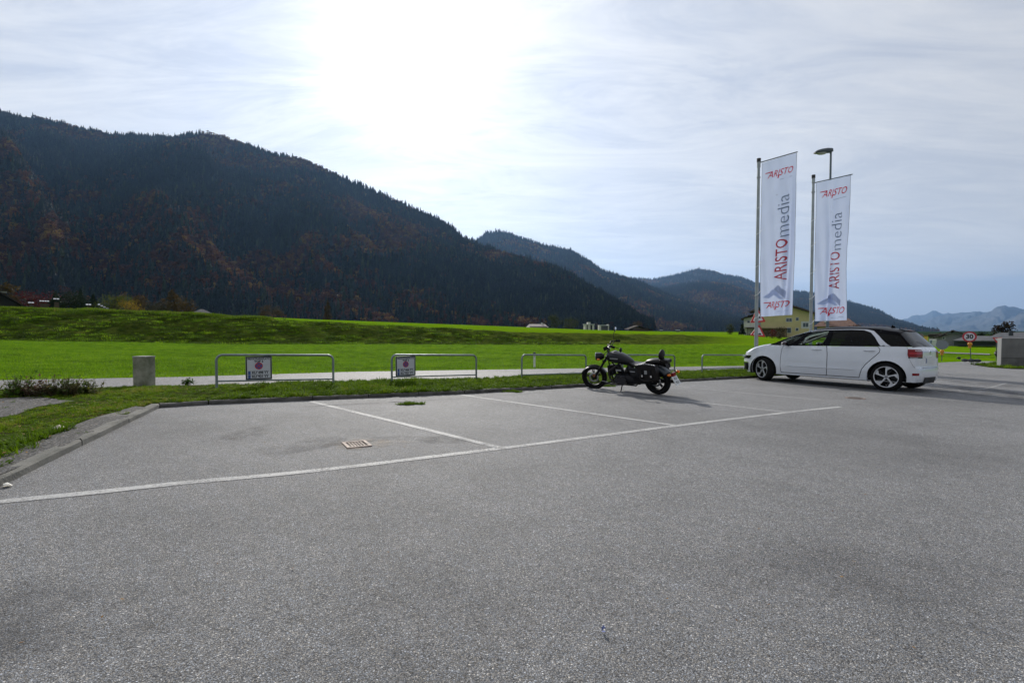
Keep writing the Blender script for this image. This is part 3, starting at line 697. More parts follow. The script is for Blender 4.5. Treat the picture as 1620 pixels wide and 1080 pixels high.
for k, (px_, tp, w_) in enumerate(((1222, 519, 16), (1234, 516, 18), (1213, 523, 10))):
    lrow(px_, tp, 120, w_, 140+k, *((BR) if k else RED), 'garden_bush', ('reddish bush in front of the yellow house', 'larger bare looking brown bush before the yellow house windows', 'low brown bush nearest the striped signpost')[k], 'bush', per=24)
# weeds on the left edge of the verge
def weed(px, py, h, seed, c, label, stems=12, spread=.25):
    p = onp(px, py); root = empty('weed_plant', (p.x, p.y, vz(p.x, p.y))); tag(root, label, 'weed', 'wild weeds beside the gravel patch')
    rr = random.Random(seed); s = MB(); l = MB()
    for k in range(stems):
        a = rr.random()*6.28; q = spread*rr.random(); b0 = Vector((math.cos(a)*q, math.sin(a)*q*.6, 0)); d = Vector((rr.gauss(0, .35), rr.gauss(0, .3), 1)).normalized(); L_ = h*(.4+.6*rr.random()); b1 = b0+d*L_*.6; b2 = b1+(d+Vector((rr.gauss(0, .2), 0, 0))).normalized()*L_*.45
        s.tube([b0, b1, b2], [.004, .003, .0015], 4)
        for j in range(int(22)):
            t = rr.random(); p_ = b0.lerp(b2, t); u = Vector((rr.gauss(0, 1), rr.gauss(0, 1), rr.gauss(.2, .5))).normalized(); z_ = (.042-.02*t)*(.6+.8*rr.random()); v = u.cross(Vector((0, 0, 1))).normalized()
            l.add([p_, p_+u*z_+v*z_*.45, p_+u*z_*2, p_+u*z_-v*z_*.45], [(0, 1, 2, 3)])
    tag(s.build('stems', mat('weed_stem', (.09, .065, .035), .9), root), kind='stuff')
    mk = 'weed_leaf_%d' % seed; MATS[mk] = leaf_mat(mk, *c, .5, 4); tag(l.build('leaf_mass', MATS[mk], root), kind='stuff')
    return root
wl = [(12, 633, .42, ((.05, .10, .015), (.08, .14, .02)), 'dark green weed clump at the very left edge'), (30, 631, .35, ((.09, .13, .02), (.14, .14, .03)), 'thin tall weed with bare stalks at the left edge'), (50, 632, .30, ((.16, .075, .06), (.08, .05, .03)), 'reddish brown withered weed left of centre in the row'),
      (66, 631, .30, ((.20, .11, .08), (.10, .09, .035)), 'pinkish withered weed in the middle of the row'), (82, 632, .26, ((.24, .22, .15), (.08, .12, .03)), 'pale grey seeding weed'), (97, 631, .30, ((.14, .16, .05), (.07, .12, .02)), 'olive weed with dry seed heads'),
      (110, 630, .36, ((.04, .07, .012), (.16, .13, .06)), 'tallest green weed with a pale flower head'), (124, 629, .30, ((.05, .10, .012), (.08, .14, .02)), 'bright green grassy weed clump'), (138, 628, .26, ((.05, .09, .012), (.10, .10, .02)), 'thin weed with a long stalk at the right end of the row')]
for k, (px_, py_, h_, c_, lb) in enumerate(wl): weed(px_, py_, h_, 200+k, c_, lb, 16, .28)
weed(297, 613, .12, 220, ((.03, .07, .01), (.06, .12, .015)), 'small leafy weed growing right of the concrete pillar', 8, .12)
# ------------------------------------------------------------------ text
FONT_CACHE = {}
def text2d(s, size=1., bold=0., shear=0., cx=1.):
    key = (s, size, bold, shear, cx)
    if key in FONT_CACHE: return FONT_CACHE[key]
    c = bpy.data.curves.new('t', 'FONT'); c.body = s; c.size = size; c.offset = bold; c.shear = shear; c.align_x = 'CENTER'; c.align_y = 'CENTER'; c.resolution_u = 3; c.fill_mode = 'BOTH'
    o = bpy.data.objects.new('t', c); COL.objects.link(o); dg = bpy.context.evaluated_depsgraph_get(); dg.update(); me = bpy.data.meshes.new_from_object(o.evaluated_get(dg))
    V = [(v.co.x*cx, v.co.y) for v in me.vertices]; F = [tuple(p.vertices) for p in me.polygons]
    bpy.data.objects.remove(o); bpy.data.curves.remove(c); bpy.data.meshes.remove(me); FONT_CACHE[key] = (V, F); return V, F
def put_text(mb, s, fn, size, bold=0, shear=0, cx=1, at_=(0, 0)):
    V, F = text2d(s, size, bold, shear, cx); mb.add([fn(x+at_[0], y+at_[1]) for x, y in V], F); return mb
# ------------------------------------------------------------------ lot markings, kerbs, drain
def paint():
    m = bpy.data.materials.new('worn_white_paint'); m.use_nodes = True; t = m.node_tree; b = t.nodes['Principled BSDF']; L = t.links.new
    g = N(t, 'ShaderNodeNewGeometry')
    def nz(sc, d=5, r=.7):
        n = N(t, 'ShaderNodeTexNoise'); n.inputs['Scale'].default_value = sc; n.inputs['Detail'].default_value = d; n.inputs['Roughness'].default_value = r; L(g.outputs['Position'], n.inputs['Vector']); return n.outputs[0]
    c = mixc(t, ramp(t, nz(40), [(.3, 0.), (.6, 1.)]), (.32, .32, .32), (.48, .48, .47)); L(c, b.inputs['Base Color']); b.inputs['Roughness'].default_value = .75
    al = math_n(t, 'ADD', math_n(t, 'MULTIPLY', nz(75, 3, .8), .8), math_n(t, 'MULTIPLY', nz(2.5), .42))
    L(ramp(t, al, [(.43, 0.), (.62, .85)]), b.inputs['Alpha'])
    return m
PAINT = paint()
def strip(name, pix, w, taper=1., label=None):
    P = [onp(*p) for p in pix]; pts = smooth_line([p.xy.to_3d() for p in P], 6) if len(P) > 2 else [P[0].lerp(P[1], i/8) for i in range(9)]
    b = MB(); vs = []
    for i, p in enumerate(pts):
        d = (pts[min(i+1, len(pts)-1)]-pts[max(i-1, 0)]).normalized(); n = Vector((-d.y, d.x, 0)); ww = w*.5*(1+.12*noise.noise(Vector((i*.7, w*50, len(name)))))
        for s in (-1, 1):
            q = p+n*ww*s; vs.append((q.x, q.y, plane(q.x, q.y)+.004))
    b.add(vs, [(2*i, 2*i+1, 2*i+3, 2*i+2) for i in range(len(pts)-1)])
    return tag(b.build(name, PAINT), kind='structure')
strip('long_bay_line', [(-80, 805), (0, 794), (150, 779), (300, 763), (430, 751.5), (549, 739), (680, 723), (795, 709), (940, 690.5), (1075, 673), (1250, 652), (1330, 643.5)], .088)
strip('bay_line', [(493, 635.5), (640, 671), (797, 710)], .085)
strip('bay_line', [(732, 625), (900, 649), (1072, 673.5)], .09)
strip('bay_line', [(905, 612.5), (1060, 631), (1248, 652.5)], .075)
strip('bay_line', [(1040, 607), (1130, 617), (1300, 633)], .06)
strip('faint_line', [(1478, 609), (1540, 617), (1592, 606)], .06)
CONC = mat('kerb_concrete', (.15, .145, .13), .9, var=.35, vscale=5, bump=.8, bscale=70, col2=(.10, .10, .088))
CONCD = mat('old_kerb_concrete', (.085, .082, .075), .9, var=.4, vscale=6, bump=.8, bscale=60)
def kerb(name, line, w, h, matl, side, jit=.006, seed=1):
    root = empty(name); tag(root, kind='structure'); rr = random.Random(seed)
    for i in range(len(line)-1):
        a, b = line[i], line[i+1]; L_ = (b-a).length; n = max(1, round(L_/1.0)); d = (b-a)/n; dn = d.normalized(); nn = Vector((-dn.y, dn.x, 0))*side
        for k in range(n):
            p = a+d*k+dn*.008; q = a+d*(k+1)-dn*.008; o = nn*rr.uniform(-jit, jit); hh = h+rr.uniform(-.006, .006); m = MB(); nx = 6
            rings = []
            for j in range(nx+1):
                c = p.lerp(q, j/nx)+o; e = rr.uniform(-.004, .004)
                z = plane(c.x, c.y)
                rings.append([Vector((c.x, c.y, z-.1)), Vector((c.x+nn.x*e, c.y+nn.y*e, z+hh-.018)), Vector((c.x+nn.x*.016, c.y+nn.y*.016, z+hh+e)), Vector((c.x+nn.x*(w-.015), c.y+nn.y*(w-.015), z+hh)), Vector((c.x+nn.x*w, c.y+nn.y*w, z+hh-.02)), Vector((c.x+nn.x*w, c.y+nn.y*w, z-.1))])
            m.loft(rings, smooth=False); m.build('kerb_stone', matl, root)
    return root
kerb('left_kerb', [KL[0]+(KB[1]-KL[0]).normalized()*0, KL[1], KL[2], KL[3]], .105, .062, CONC, -1, seed=3)
kerb('back_kerb', KB, .09, .06, CONCD, 1, seed=4)
# drain grate
q = [onp(*p) for p in ((541, 701), (579, 697.5), (588, 706), (549, 710))]
c = sum(q, Vector())/4; u = ((q[1]-q[0])+(q[2]-q[3])).normalized(); w_ = ((q[1]-q[0]).length+(q[2]-q[3]).length)/2; v = PN.cross(u); h_ = ((q[3]-q[0]).length+(q[2]-q[1]).length)/2
M_ = Matrix((( u.x, v.x, PN.x, c.x), (u.y, v.y, PN.y, c.y), (u.z, v.z, PN.z, c.z), (0, 0, 0, 1)))
gr = bpy.data.objects.new('drain_grate', None); COL.objects.link(gr); gr.matrix_world = M_; tag(gr, 'rusty pinkish iron drain grate with black slots set in the asphalt', 'drain')
RUST = mat('rusty_iron', (.22, .17, .145), .7, metal=.2, var=.3, vscale=30, bump=.4, bscale=150)
hw, hh = w_/2, h_/2; b = MB()
b.box(-hw, hw, -hh, -hh+.025, -.02, .012); b.box(-hw, hw, hh-.025, hh, -.02, .012); b.box(-hw, -hw+.03, -hh+.025, hh-.025, -.02, .012); b.box(hw-.03, hw, -hh+.025, hh-.025, -.02, .012); b.build('frame', RUST, gr)
nb = 6; inner = 2*hw-.06; pitch = inner/nb
for k in range(nb-1):
    x = -hw+.03+pitch*(k+1); b = MB(); b.box(x-pitch*.24, x+pitch*.24, -hh+.025, hh-.025, -.02, .009); b.build('bar', RUST, gr)
b = MB(); b.box(-hw+.02, hw-.02, -hh+.02, hh-.02, .001, .003); b.build('shaft', mat('painted_slot_shade', (.006, .006, .006), .95), gr)  # flat black sheet painting the shade below the slots, no real depth
# pale sand stain and patches, thin sheets
def patch(name, pix, col, dz, alpha=.5, sc=6., thr=(.42, .62)):
    P = [onp(*p) for p in pix]; m = bpy.data.materials.new(name); m.use_nodes = True; t = m.node_tree; b = t.nodes['Principled BSDF']; L = t.links.new
    g = N(t, 'ShaderNodeNewGeometry'); n = N(t, 'ShaderNodeTexNoise'); n.inputs['Scale'].default_value = sc; n.inputs['Detail'].default_value = 8; n.inputs['Roughness'].default_value = .75; L(g.outputs['Position'], n.inputs['Vector'])
    at_ = N(t, 'ShaderNodeAttribute'); at_.attribute_name = 'fall'
    f = math_n(t, 'MULTIPLY', ramp(t, n.outputs[0], [(thr[0], 0.), (thr[1], 1.)]), math_n(t, 'MULTIPLY', at_.outputs['Fac'], alpha)); L(f, b.inputs['Alpha']); b.inputs['Base Color'].default_value = (*col, 1); b.inputs['Roughness'].default_value = .85
    cen = sum(P, Vector())/len(P); rings = []; att = []
    ol = smooth_line([Vector(p) for p in P+[P[0]]], 5)
    for k, f_ in ((0, .02), (1, .5), (2, 1.)): rings.append([Vector(cen).lerp(p, f_) for p in ol]); att += [1 if k < 2 else 0]*len(ol)
    rows = [[(p.x, p.y, plane(p.x, p.y)+dz) for p in r] for r in rings]
    return tag(link(name, grid_mesh(name, rows, m, {'fall': att})), kind='structure')
patch('sand_stain', [(505, 706), (560, 692), (620, 694), (660, 699), (610, 708), (550, 714)], (.36, .31, .25), .006, .75)
patch('dark_stain', [(380, 712), (520, 690), (700, 690), (560, 702), (430, 722)], (.07, .07, .072), .006, .5, 3)
patch('dark_stain', [(330, 690), (440, 668), (420, 690), (330, 705)], (.06, .058, .055), .006, .4, 5)
patch('dark_stain', [(620, 695), (700, 688), (760, 697), (680, 704)], (.07, .07, .072), .006, .45, 4)
patch('dark_stain', [(20, 690), (60, 655), (250, 650), (160, 700), (60, 740)], (.06, .06, .06), .006, .35, 2)
patch('dark_stain', [(-60, 940), (80, 905), (300, 960), (120, 1060), (-80, 1060)], (.05, .05, .055), .006, .40, 1.2)
patch('dark_stain', [(1000, 870), (1400, 850), (1700, 930), (1500, 1050), (1100, 980)], (.05, .05, .055), .006, .18, 1.0)
patch('tyre_mark', [(1420, 612), (1520, 607), (1660, 625), (1660, 640), (1520, 625)], (.05, .05, .055), .006, .55, 2)
patch('tyre_mark', [(1440, 597), (1520, 601), (1640, 612), (1640, 618), (1520, 607)], (.05, .05, .055), .006, .4, 2)
def flat(name, pix, col, dz, rough=.8, kind='structure'):
    m = mat(name, col, rough, var=.3, vscale=14, bump=.4, bscale=90); P = [onp(*p) for p in pix]; mm = MB(); mm.add([(p.x, p.y, p.z+dz) for p in P], [tuple(range(len(P)))]); return tag(mm.build(name, m), kind=kind)
flat('asphalt_repair_patch', ((622, 628.5), (656, 627), (656, 635), (614, 636.5)), (.065, .068, .08), .0045)
def crack(name, pix, w):
    P = [onp(*p) for p in pix]; pts = [P[0]]; rr = random.Random(len(pix))
    for a, b_ in zip(P, P[1:]):
        for k in range(1, 7): pts.append(a.lerp(b_, k/6)+Vector((rr.uniform(-.012, .012), rr.uniform(-.012, .012), 0)))
    mm = MB(); vs = []
    for i, p in enumerate(pts):
        d = (pts[min(i+1, len(pts)-1)]-pts[max(i-1, 0)]).normalized(); n = Vector((-d.y, d.x, 0))*w*.5*rr.uniform(.5, 1.2); vs += [(p.x+n.x, p.y+n.y, plane(p.x+n.x, p.y+n.y)+.0075), (p.x-n.x, p.y-n.y, plane(p.x-n.x, p.y-n.y)+.0075)]
    mm.add(vs, [(2*i, 2*i+1, 2*i+3, 2*i+2) for i in range(len(pts)-1)]); return tag(mm.build(name, mat('crack_tar', (.03, .03, .032), .9)), kind='structure')
crack('asphalt_crack', ((480, 644), (520, 641), (600, 637.5)), .02); crack('asphalt_crack', ((655, 634), (720, 631), (800, 625.5), (860, 621)), .018)
crack('asphalt_crack', ((600, 600), (640, 599.5), (690, 600), (740, 599)), .05); crack('road_crack', ((330, 604), (360, 603)), .05)
# sunken cover by the car
mh = onp(1353, 630); r0 = empty('drain_cover', (mh.x, mh.y, mh.z)); tag(r0, 'small worn brownish drain cover in the asphalt behind the parked white car', 'drain cover')
b = MB(); b.cyl((0, 0, -.03), (0, 0, .009), .17, n=24); b.build('ring', RUST, r0); b = MB(); b.cyl((0, 0, 0), (0, 0, .012), .13, n=24); b.build('lid', mat('dark_iron', (.07, .05, .04), .6, metal=.4, var=.4, vscale=20), r0)
# pale litter and leaves
def litter(name, px, py, s, col, label, cat, seed, hgt=.02):
    p = onp(px, py); rr = random.Random(seed); b = MB(); n = 9
    ring = [Vector((math.cos(6.28*i/n)*s*rr.uniform(.7, 1.2), math.sin(6.28*i/n)*s*.6*rr.uniform(.7, 1.2), rr.uniform(0, hgt))) for i in range(n)]
    b.add([Vector((0, 0, hgt*1.3))]+ring, [(0, 1+i, 1+(i+1) % n) for i in range(n)], True); b.add([Vector((0, 0, .001))]+[Vector((v.x, v.y, .001)) for v in ring], [(0, 1+(i+1) % n, 1+i) for i in range(n)])
    o = b.build(name, mat(name+'_surface', col, .7, var=.2, vscale=20)); o.location = (p.x, p.y, p.z+(.065 if cat == 'stone' else .006)); return tag(o, label, cat)
litter('pale_stone', 94, 690, .05, (.50, .46, .35), 'pale cream stone lying in the grass left of the kerb', 'stone', 2, .04)
litter('white_scrap', 12, 770, .03, (.7, .68, .62), 'tiny white scrap lying by the kerb at the left edge', 'litter', 3)
litter('blue_scrap', 955, 1001, .008, (.12, .15, .32), 'tiny blue scrap on the asphalt at the bottom of the picture', 'litter', 4)
rr = random.Random(77); b = MB()
for k in range(170):
    if k < 140: x_ = rr.uniform(0, 260); p = onp(x_, rr.uniform(640, 740)); dz = .10
    else: p = onp(rr.uniform(0, 1500), 600+rr.random()**.6*440); dz = .008
    if k < 140 and not inside((p.x, p.y), VGP): continue
    a = rr.random()*6.28; s = rr.uniform(.008, .018)*(1 if k < 140 else .6); u = Vector((math.cos(a), math.sin(a), .25))*s; v = Vector((-math.sin(a), math.cos(a), .1))*s*.6; c = Vector((p.x, p.y, plane(p.x, p.y)+dz)); b.add([c-u, c+v, c+u, c-v], [(0, 1, 2, 3)])
o = b.build('fallen_leaves', leaf_mat('dry_leaf', (.30, .17, .05), (.12, .06, .03), .2, 1.5)); tag(o, 'small dry yellow and brown leaves scattered over the verge and the asphalt', None, None, 'stuff')
# ------------------------------------------------------------------ concrete pillar
def face_block(name, label, cat, px0, px1, pytop, pybase, Yd, depth, matl, bev=.008, grp=None):
    pass
p = onp(222, 613); Yp = p.y; w_ = 23.5*Yp/FPX; h_ = 49*Yp/FPX; ct = at(222, 613, Yp)
r0 = empty('concrete_pillar', (p.x, p.y+.1, p.z), R(-8)); tag(r0, 'short square grey concrete pillar standing in the verge at the left', 'pillar')
PILM = mat('pillar_concrete', (.28, .28, .22), .95, spec=.1, var=.5, vscale=5, bump=.6, bscale=60, col2=(.12, .13, .085))
b = MB(); b.box(-w_/2, w_/2, -.10, .10, -.3, h_-.02); b.build('shaft', PILM, r0, .006)
b = MB(); b.box(-w_/2-.004, w_/2+.004, -.104, .104, h_-.02, h_+.008); b.build('cap', mat('pillar_cap', (.26, .26, .23), .9, var=.3, vscale=10), r0, .006)
# ------------------------------------------------------------------ tube barriers
GALV = mat('galvanised_steel', (.20, .23, .235), .48, metal=.55, var=.22, vscale=9, bump=.15, bscale=120)
rails = [((343, 618.5), (527.5, 613.5)), ((620, 610), (753.5, 604.5)), ((825.5, 602.5), (927, 597.5)), ((985, 597.2), (1067, 593.5)), ((1110.5, 593), (1182, 589))]
rlab = ['grey steel tube barrier with a parking sign in its middle left, leftmost of the row', 'grey steel tube barrier with a parking sign at its left end, second in the row', 'bare grey steel tube barrier with the white marker post behind it, third in the row', 'grey steel tube barrier behind the black motorcycle, fourth in the row', 'grey steel tube barrier reaching behind the nose of the white car, last in the row']
RAILS = []
for k, ((x0, y0), (x1, y1)) in enumerate(rails):
    A = onp(x0, y0); B = onp(x1, y1); A.z += .0; r0 = empty('tube_barrier', A, math.atan2(B.y-A.y, B.x-A.x)); tag(r0, rlab[k], 'barrier', 'tube barriers along the back of the parking lot')
    Lh = (B.xy-A.xy).length; dz = B.z-A.z
    # top at image y = 561
    zt = zof(561.5, A.y)-A.z; zt2 = zof(561.5, B.y)-A.z; rad = .021; cr = .1
    pts = [Vector((0, 0, -.25)), Vector((0, 0, zt-cr))]+[Vector((cr-cr*math.cos(t), 0, zt-cr+cr*math.sin(t))) for t in (.4, .8, 1.2, 1.57)]
    pts += [Vector((Lh-cr+cr*math.sin(t), 0, zt2-cr+cr*math.cos(t))) for t in (0, .4, .8, 1.2, 1.57)]+[Vector((Lh, 0, dz-.25))]
    b = MB(); b.tube(pts, rad, 12); b.build('frame', GALV, r0)
    zb = zof(603 if k == 0 else 596.2 if k == 1 else 593 if k == 2 else 587 if k == 3 else 583.5, A.y)-A.z; zb2 = zb+(zt2-zt)+.0
    b = MB(); b.tube([(rad, 0, zb), (Lh-rad, 0, zb2)], .016, 10); b.build('lower_rail', GALV, r0)
    RAILS.append((A, B, r0, Lh, zt, zt2, zb, zb2))
# ------------------------------------------------------------------ parking signs
WHITE = mat('sign_white', (.50, .51, .56), .45, var=.06, vscale=6); BLK = mat('sign_black', (.02, .022, .03), .5); BLUE = mat('sign_blue', (.03, .07, .25), .45); REDP = mat('sign_red', (.42, .02, .03), .45); ALU = mat('sign_alu', (.4, .42, .43), .4, metal=.7)
def parking_sign(k, x0px, x1px, lines, lab):
    A, B, _, Lh, zt, zt2, zb, zb2 = RAILS[k]; d = (B-A); 
    def par(px):                      # parameter along the barrier seen at this column
        a = (px-810)/FPX; return (a*A.y-A.x)/(d.x-a*d.y)
    t0, t1 = par(x0px), par(x1px); s0 = t0*Lh; s1 = t1*Lh; W_ = s1-s0; tm = (t0+t1)/2
    top = zt+(zt2-zt)*tm-.024; bot = zb+(zb2-zb)*tm+.014; H = top-bot
    r0 = empty('parking_sign', A+Vector((0, 0, 0)), math.atan2(d.y, d.x)); tag(r0, lab, 'sign', 'reserved parking signs on the barriers')
    cx, cz = (s0+s1)/2, (top+bot)/2
    b = MB(); b.box(s0, s1, -.006, .006, bot, top); b.build('plate', ALU, r0, .002)
    fr = .026; b = MB(); y = -.0085
    for (a0, a1, c0, c1) in ((s0, s1, top-fr, top), (s0, s1, bot, bot+fr), (s0, s0+fr*1.1, bot+fr, top-fr), (s1-fr*1.1, s1, bot+fr, top-fr)): b.box(a0+.004, a1-.004, y, -.006, c0, c1)
    b.build('border', BLK, r0)
    b = MB(); b.box(s0+fr*1.1, s1-fr*1.1, -.0075, -.0062, bot+fr, top-fr); b.build('face', WHITE, r0)
    fn = lambda yy: (lambda x, z: (cx+x, yy, cz+z))
    b = MB(); put_text(b, lines[0], fn(-.0082), H*.105, .002, 0, W_*.80/(H*.105*8.2), (0, H*.385)); put_text(b, lines[1], fn(-.0082), H*.12, .003, 0, 1.05, (0, H*.28)); b.build('lettering', BLK, r0)
    b = MB()
    def disc(b, r, yy, zc, n=24, r2=None):
        vs = [(cx+math.cos(6.283*i/n)*r, yy, cz+zc+math.sin(6.283*i/n)*r) for i in range(n)]; b.add(vs, [tuple(range(n))])
    R_ = min(W_, H)*.155; zc = H*.09
    disc(b, R_, -.0080, zc); s = MB(); s.v, s.f, s.sm = b.v, b.f, b.sm; s.build('no_parking_ring', REDP, r0)
    b = MB(); disc(b, R_*.80, -.0084, zc); b.build('no_parking_disc', BLUE, r0)
    b = MB(); n_ = R_*.8
    for sg in (1, -1): 
        u = Vector((sg*.707, 0, .707)); v = Vector((-u.z, 0, u.x))*R_*.10; c_ = Vector((cx, -.0087, cz+zc)); b.add([c_-u*n_-v, c_+u*n_-v, c_+u*n_+v, c_-u*n_+v], [(0, 1, 2, 3)])
        if sg == 1: pass
    b.build('no_parking_slash', REDP, r0)
    for j, tx in enumerate(lines[2:]):
        zc = -H*(.20+.165*j); hw = W_/2-fr*1.6
        b = MB(); b.box(cx-hw, cx+hw, -.0084, -.0076, cz+zc-H*.075, cz+zc+H*.075); pl = b.build('number_plate', WHITE, r0)
        b = MB(); b.box(cx-hw, cx-hw+W_*.09, -.0088, -.0085, cz+zc-H*.075, cz+zc+H*.075); b.build('blue_band', BLUE, pl)
        b = MB(); put_text(b, tx, fn(-.0090), H*.15, .003, 0, W_*.70/(H*.15*5.4), (W_*.05, zc)); b.box(cx-hw, cx+hw, -.0089, -.0085, cz+zc+H*.070, cz+zc+H*.077); b.build('plate_lettering', BLK, pl)
parking_sign(0, 387.5, 429.5, ['PRIVATPARKPLATZ', 'TOP 2', 'KU*498 YY', 'KU*921 YY'], 'white parking sign with purple disc hanging in the leftmost barrier')
parking_sign(1, 625.5, 657, ['PRIVATPARKPLATZ', 'TOP 2', 'KU*466 YY', 'KU*921 YY'], 'white parking sign with purple disc at the left end of the second barrier')
# ------------------------------------------------------------------ road marker posts
MW = mat('post_white', (.62, .62, .60), .6, var=.15, vscale=12); MBK = mat('post_black', (.02, .02, .022), .6)
def marker(px, pytop, Y, wpx, lab, lean=0):
    x = (px-810)/FPX*Y; zb = gz(x, Y)-.04; zt = zof(pytop, Y); w = wpx*Y/FPX; r0 = empty('marker_post', (x, Y, zb)); tag(r0, lab, 'marker post')
    H = zt-zb; b = MB(); b.prism([(-w/2, -.03), (w/2, -.03), (w/2*.6, .05), (-w/2*.6, .05)], lambda u, v: (u, v, -.2), lambda u, v: (u+lean*H, v, H*.86)); b.build('post', MW, r0)
    b = MB(); b.prism([(-w/2-.004, -.036), (w/2+.004, -.036), (w/2*.6, .055), (-w/2*.6, .055)], lambda u, v: (u+lean*H, v, H*.80), lambda u, v: (u+lean*H, v, H)); b.build('black_band', MBK, r0)
    b = MB(); b.box(-w*.2, w*.2, -.040, -.031, H*.70, H*.77); b.build('reflector', mat('reflector_grey', (.35, .36, .38), .3), r0)
marker(845.5, 557, 17.6, 3.4, 'white road marker post with black top behind the third barrier')
marker(1479, 558, 30, 3.6, 'short white marker post with dark top right of the white car')
# ------------------------------------------------------------------ flag poles and banners
POLE = mat('flagpole_alu', (.33, .36, .375), .5, metal=.35, var=.1, vscale=5); FLAGW = None
def cloth():
    m = bpy.data.materials.new('flag_cloth'); m.use_nodes = True; t = m.node_tree; b = t.nodes['Principled BSDF']; L = t.links.new; out = t.nodes['Material Output']
    tc = N(t, 'ShaderNodeTexCoord'); n = N(t, 'ShaderNodeTexNoise'); n.inputs['Scale'].default_value = .6; L(tc.outputs['Object'], n.inputs['Vector'])
    c = mixc(t, n.outputs[0], (.47, .55, .76), (.55, .62, .80)); L(c, b.inputs['Base Color']); b.inputs['Roughness'].default_value = .85
    wv = N(t, 'ShaderNodeTexNoise'); wv.inputs['Scale'].default_value = 300; L(tc.outputs['Object'], wv.inputs['Vector']); bp = N(t, 'ShaderNodeBump'); bp.inputs['Strength'].default_value = .15; bp.inputs['Distance'].default_value = .002; L(wv.outputs[0], bp.inputs['Height']); L(bp.outputs[0], b.inputs['Normal'])
    tr = N(t, 'ShaderNodeBsdfTranslucent'); L(c, tr.inputs[0]); mx = N(t, 'ShaderNodeMixShader'); mx.inputs[0].default_value = .34; L(b.outputs[0], mx.inputs[1]); L(tr.outputs[0], mx.inputs[2])
    L(mx.outputs[0], out.inputs[0])
    return m
CLOTH = cloth()
def ink(nm, c):
    m = bpy.data.materials.new(nm); m.use_nodes = True; t = m.node_tree; b = t.nodes['Principled BSDF']; b.inputs['Base Color'].default_value = (*c, 1); b.inputs['Roughness'].default_value = .8
    tr = N(t, 'ShaderNodeBsdfTranslucent'); tr.inputs[0].default_value = (*c, 1); mx = N(t, 'ShaderNodeMixShader'); mx.inputs[0].default_value = .4; t.links.new(b.outputs[0], mx.inputs[1]); t.links.new(tr.outputs[0], mx.inputs[2]); t.links.new(mx.outputs[0], t.nodes['Material Output'].inputs[0]); return m
INKR = ink('ink_red', (.55, .07, .09)); INKL = ink('ink_bright_red', (.72, .05, .07)); INKG = ink('ink_blue_grey', (.20, .25, .34)); INKS = ink('ink_pale_grey', (.52, .60, .79)); INKM = ink('ink_mid_grey', (.42, .48, .63))
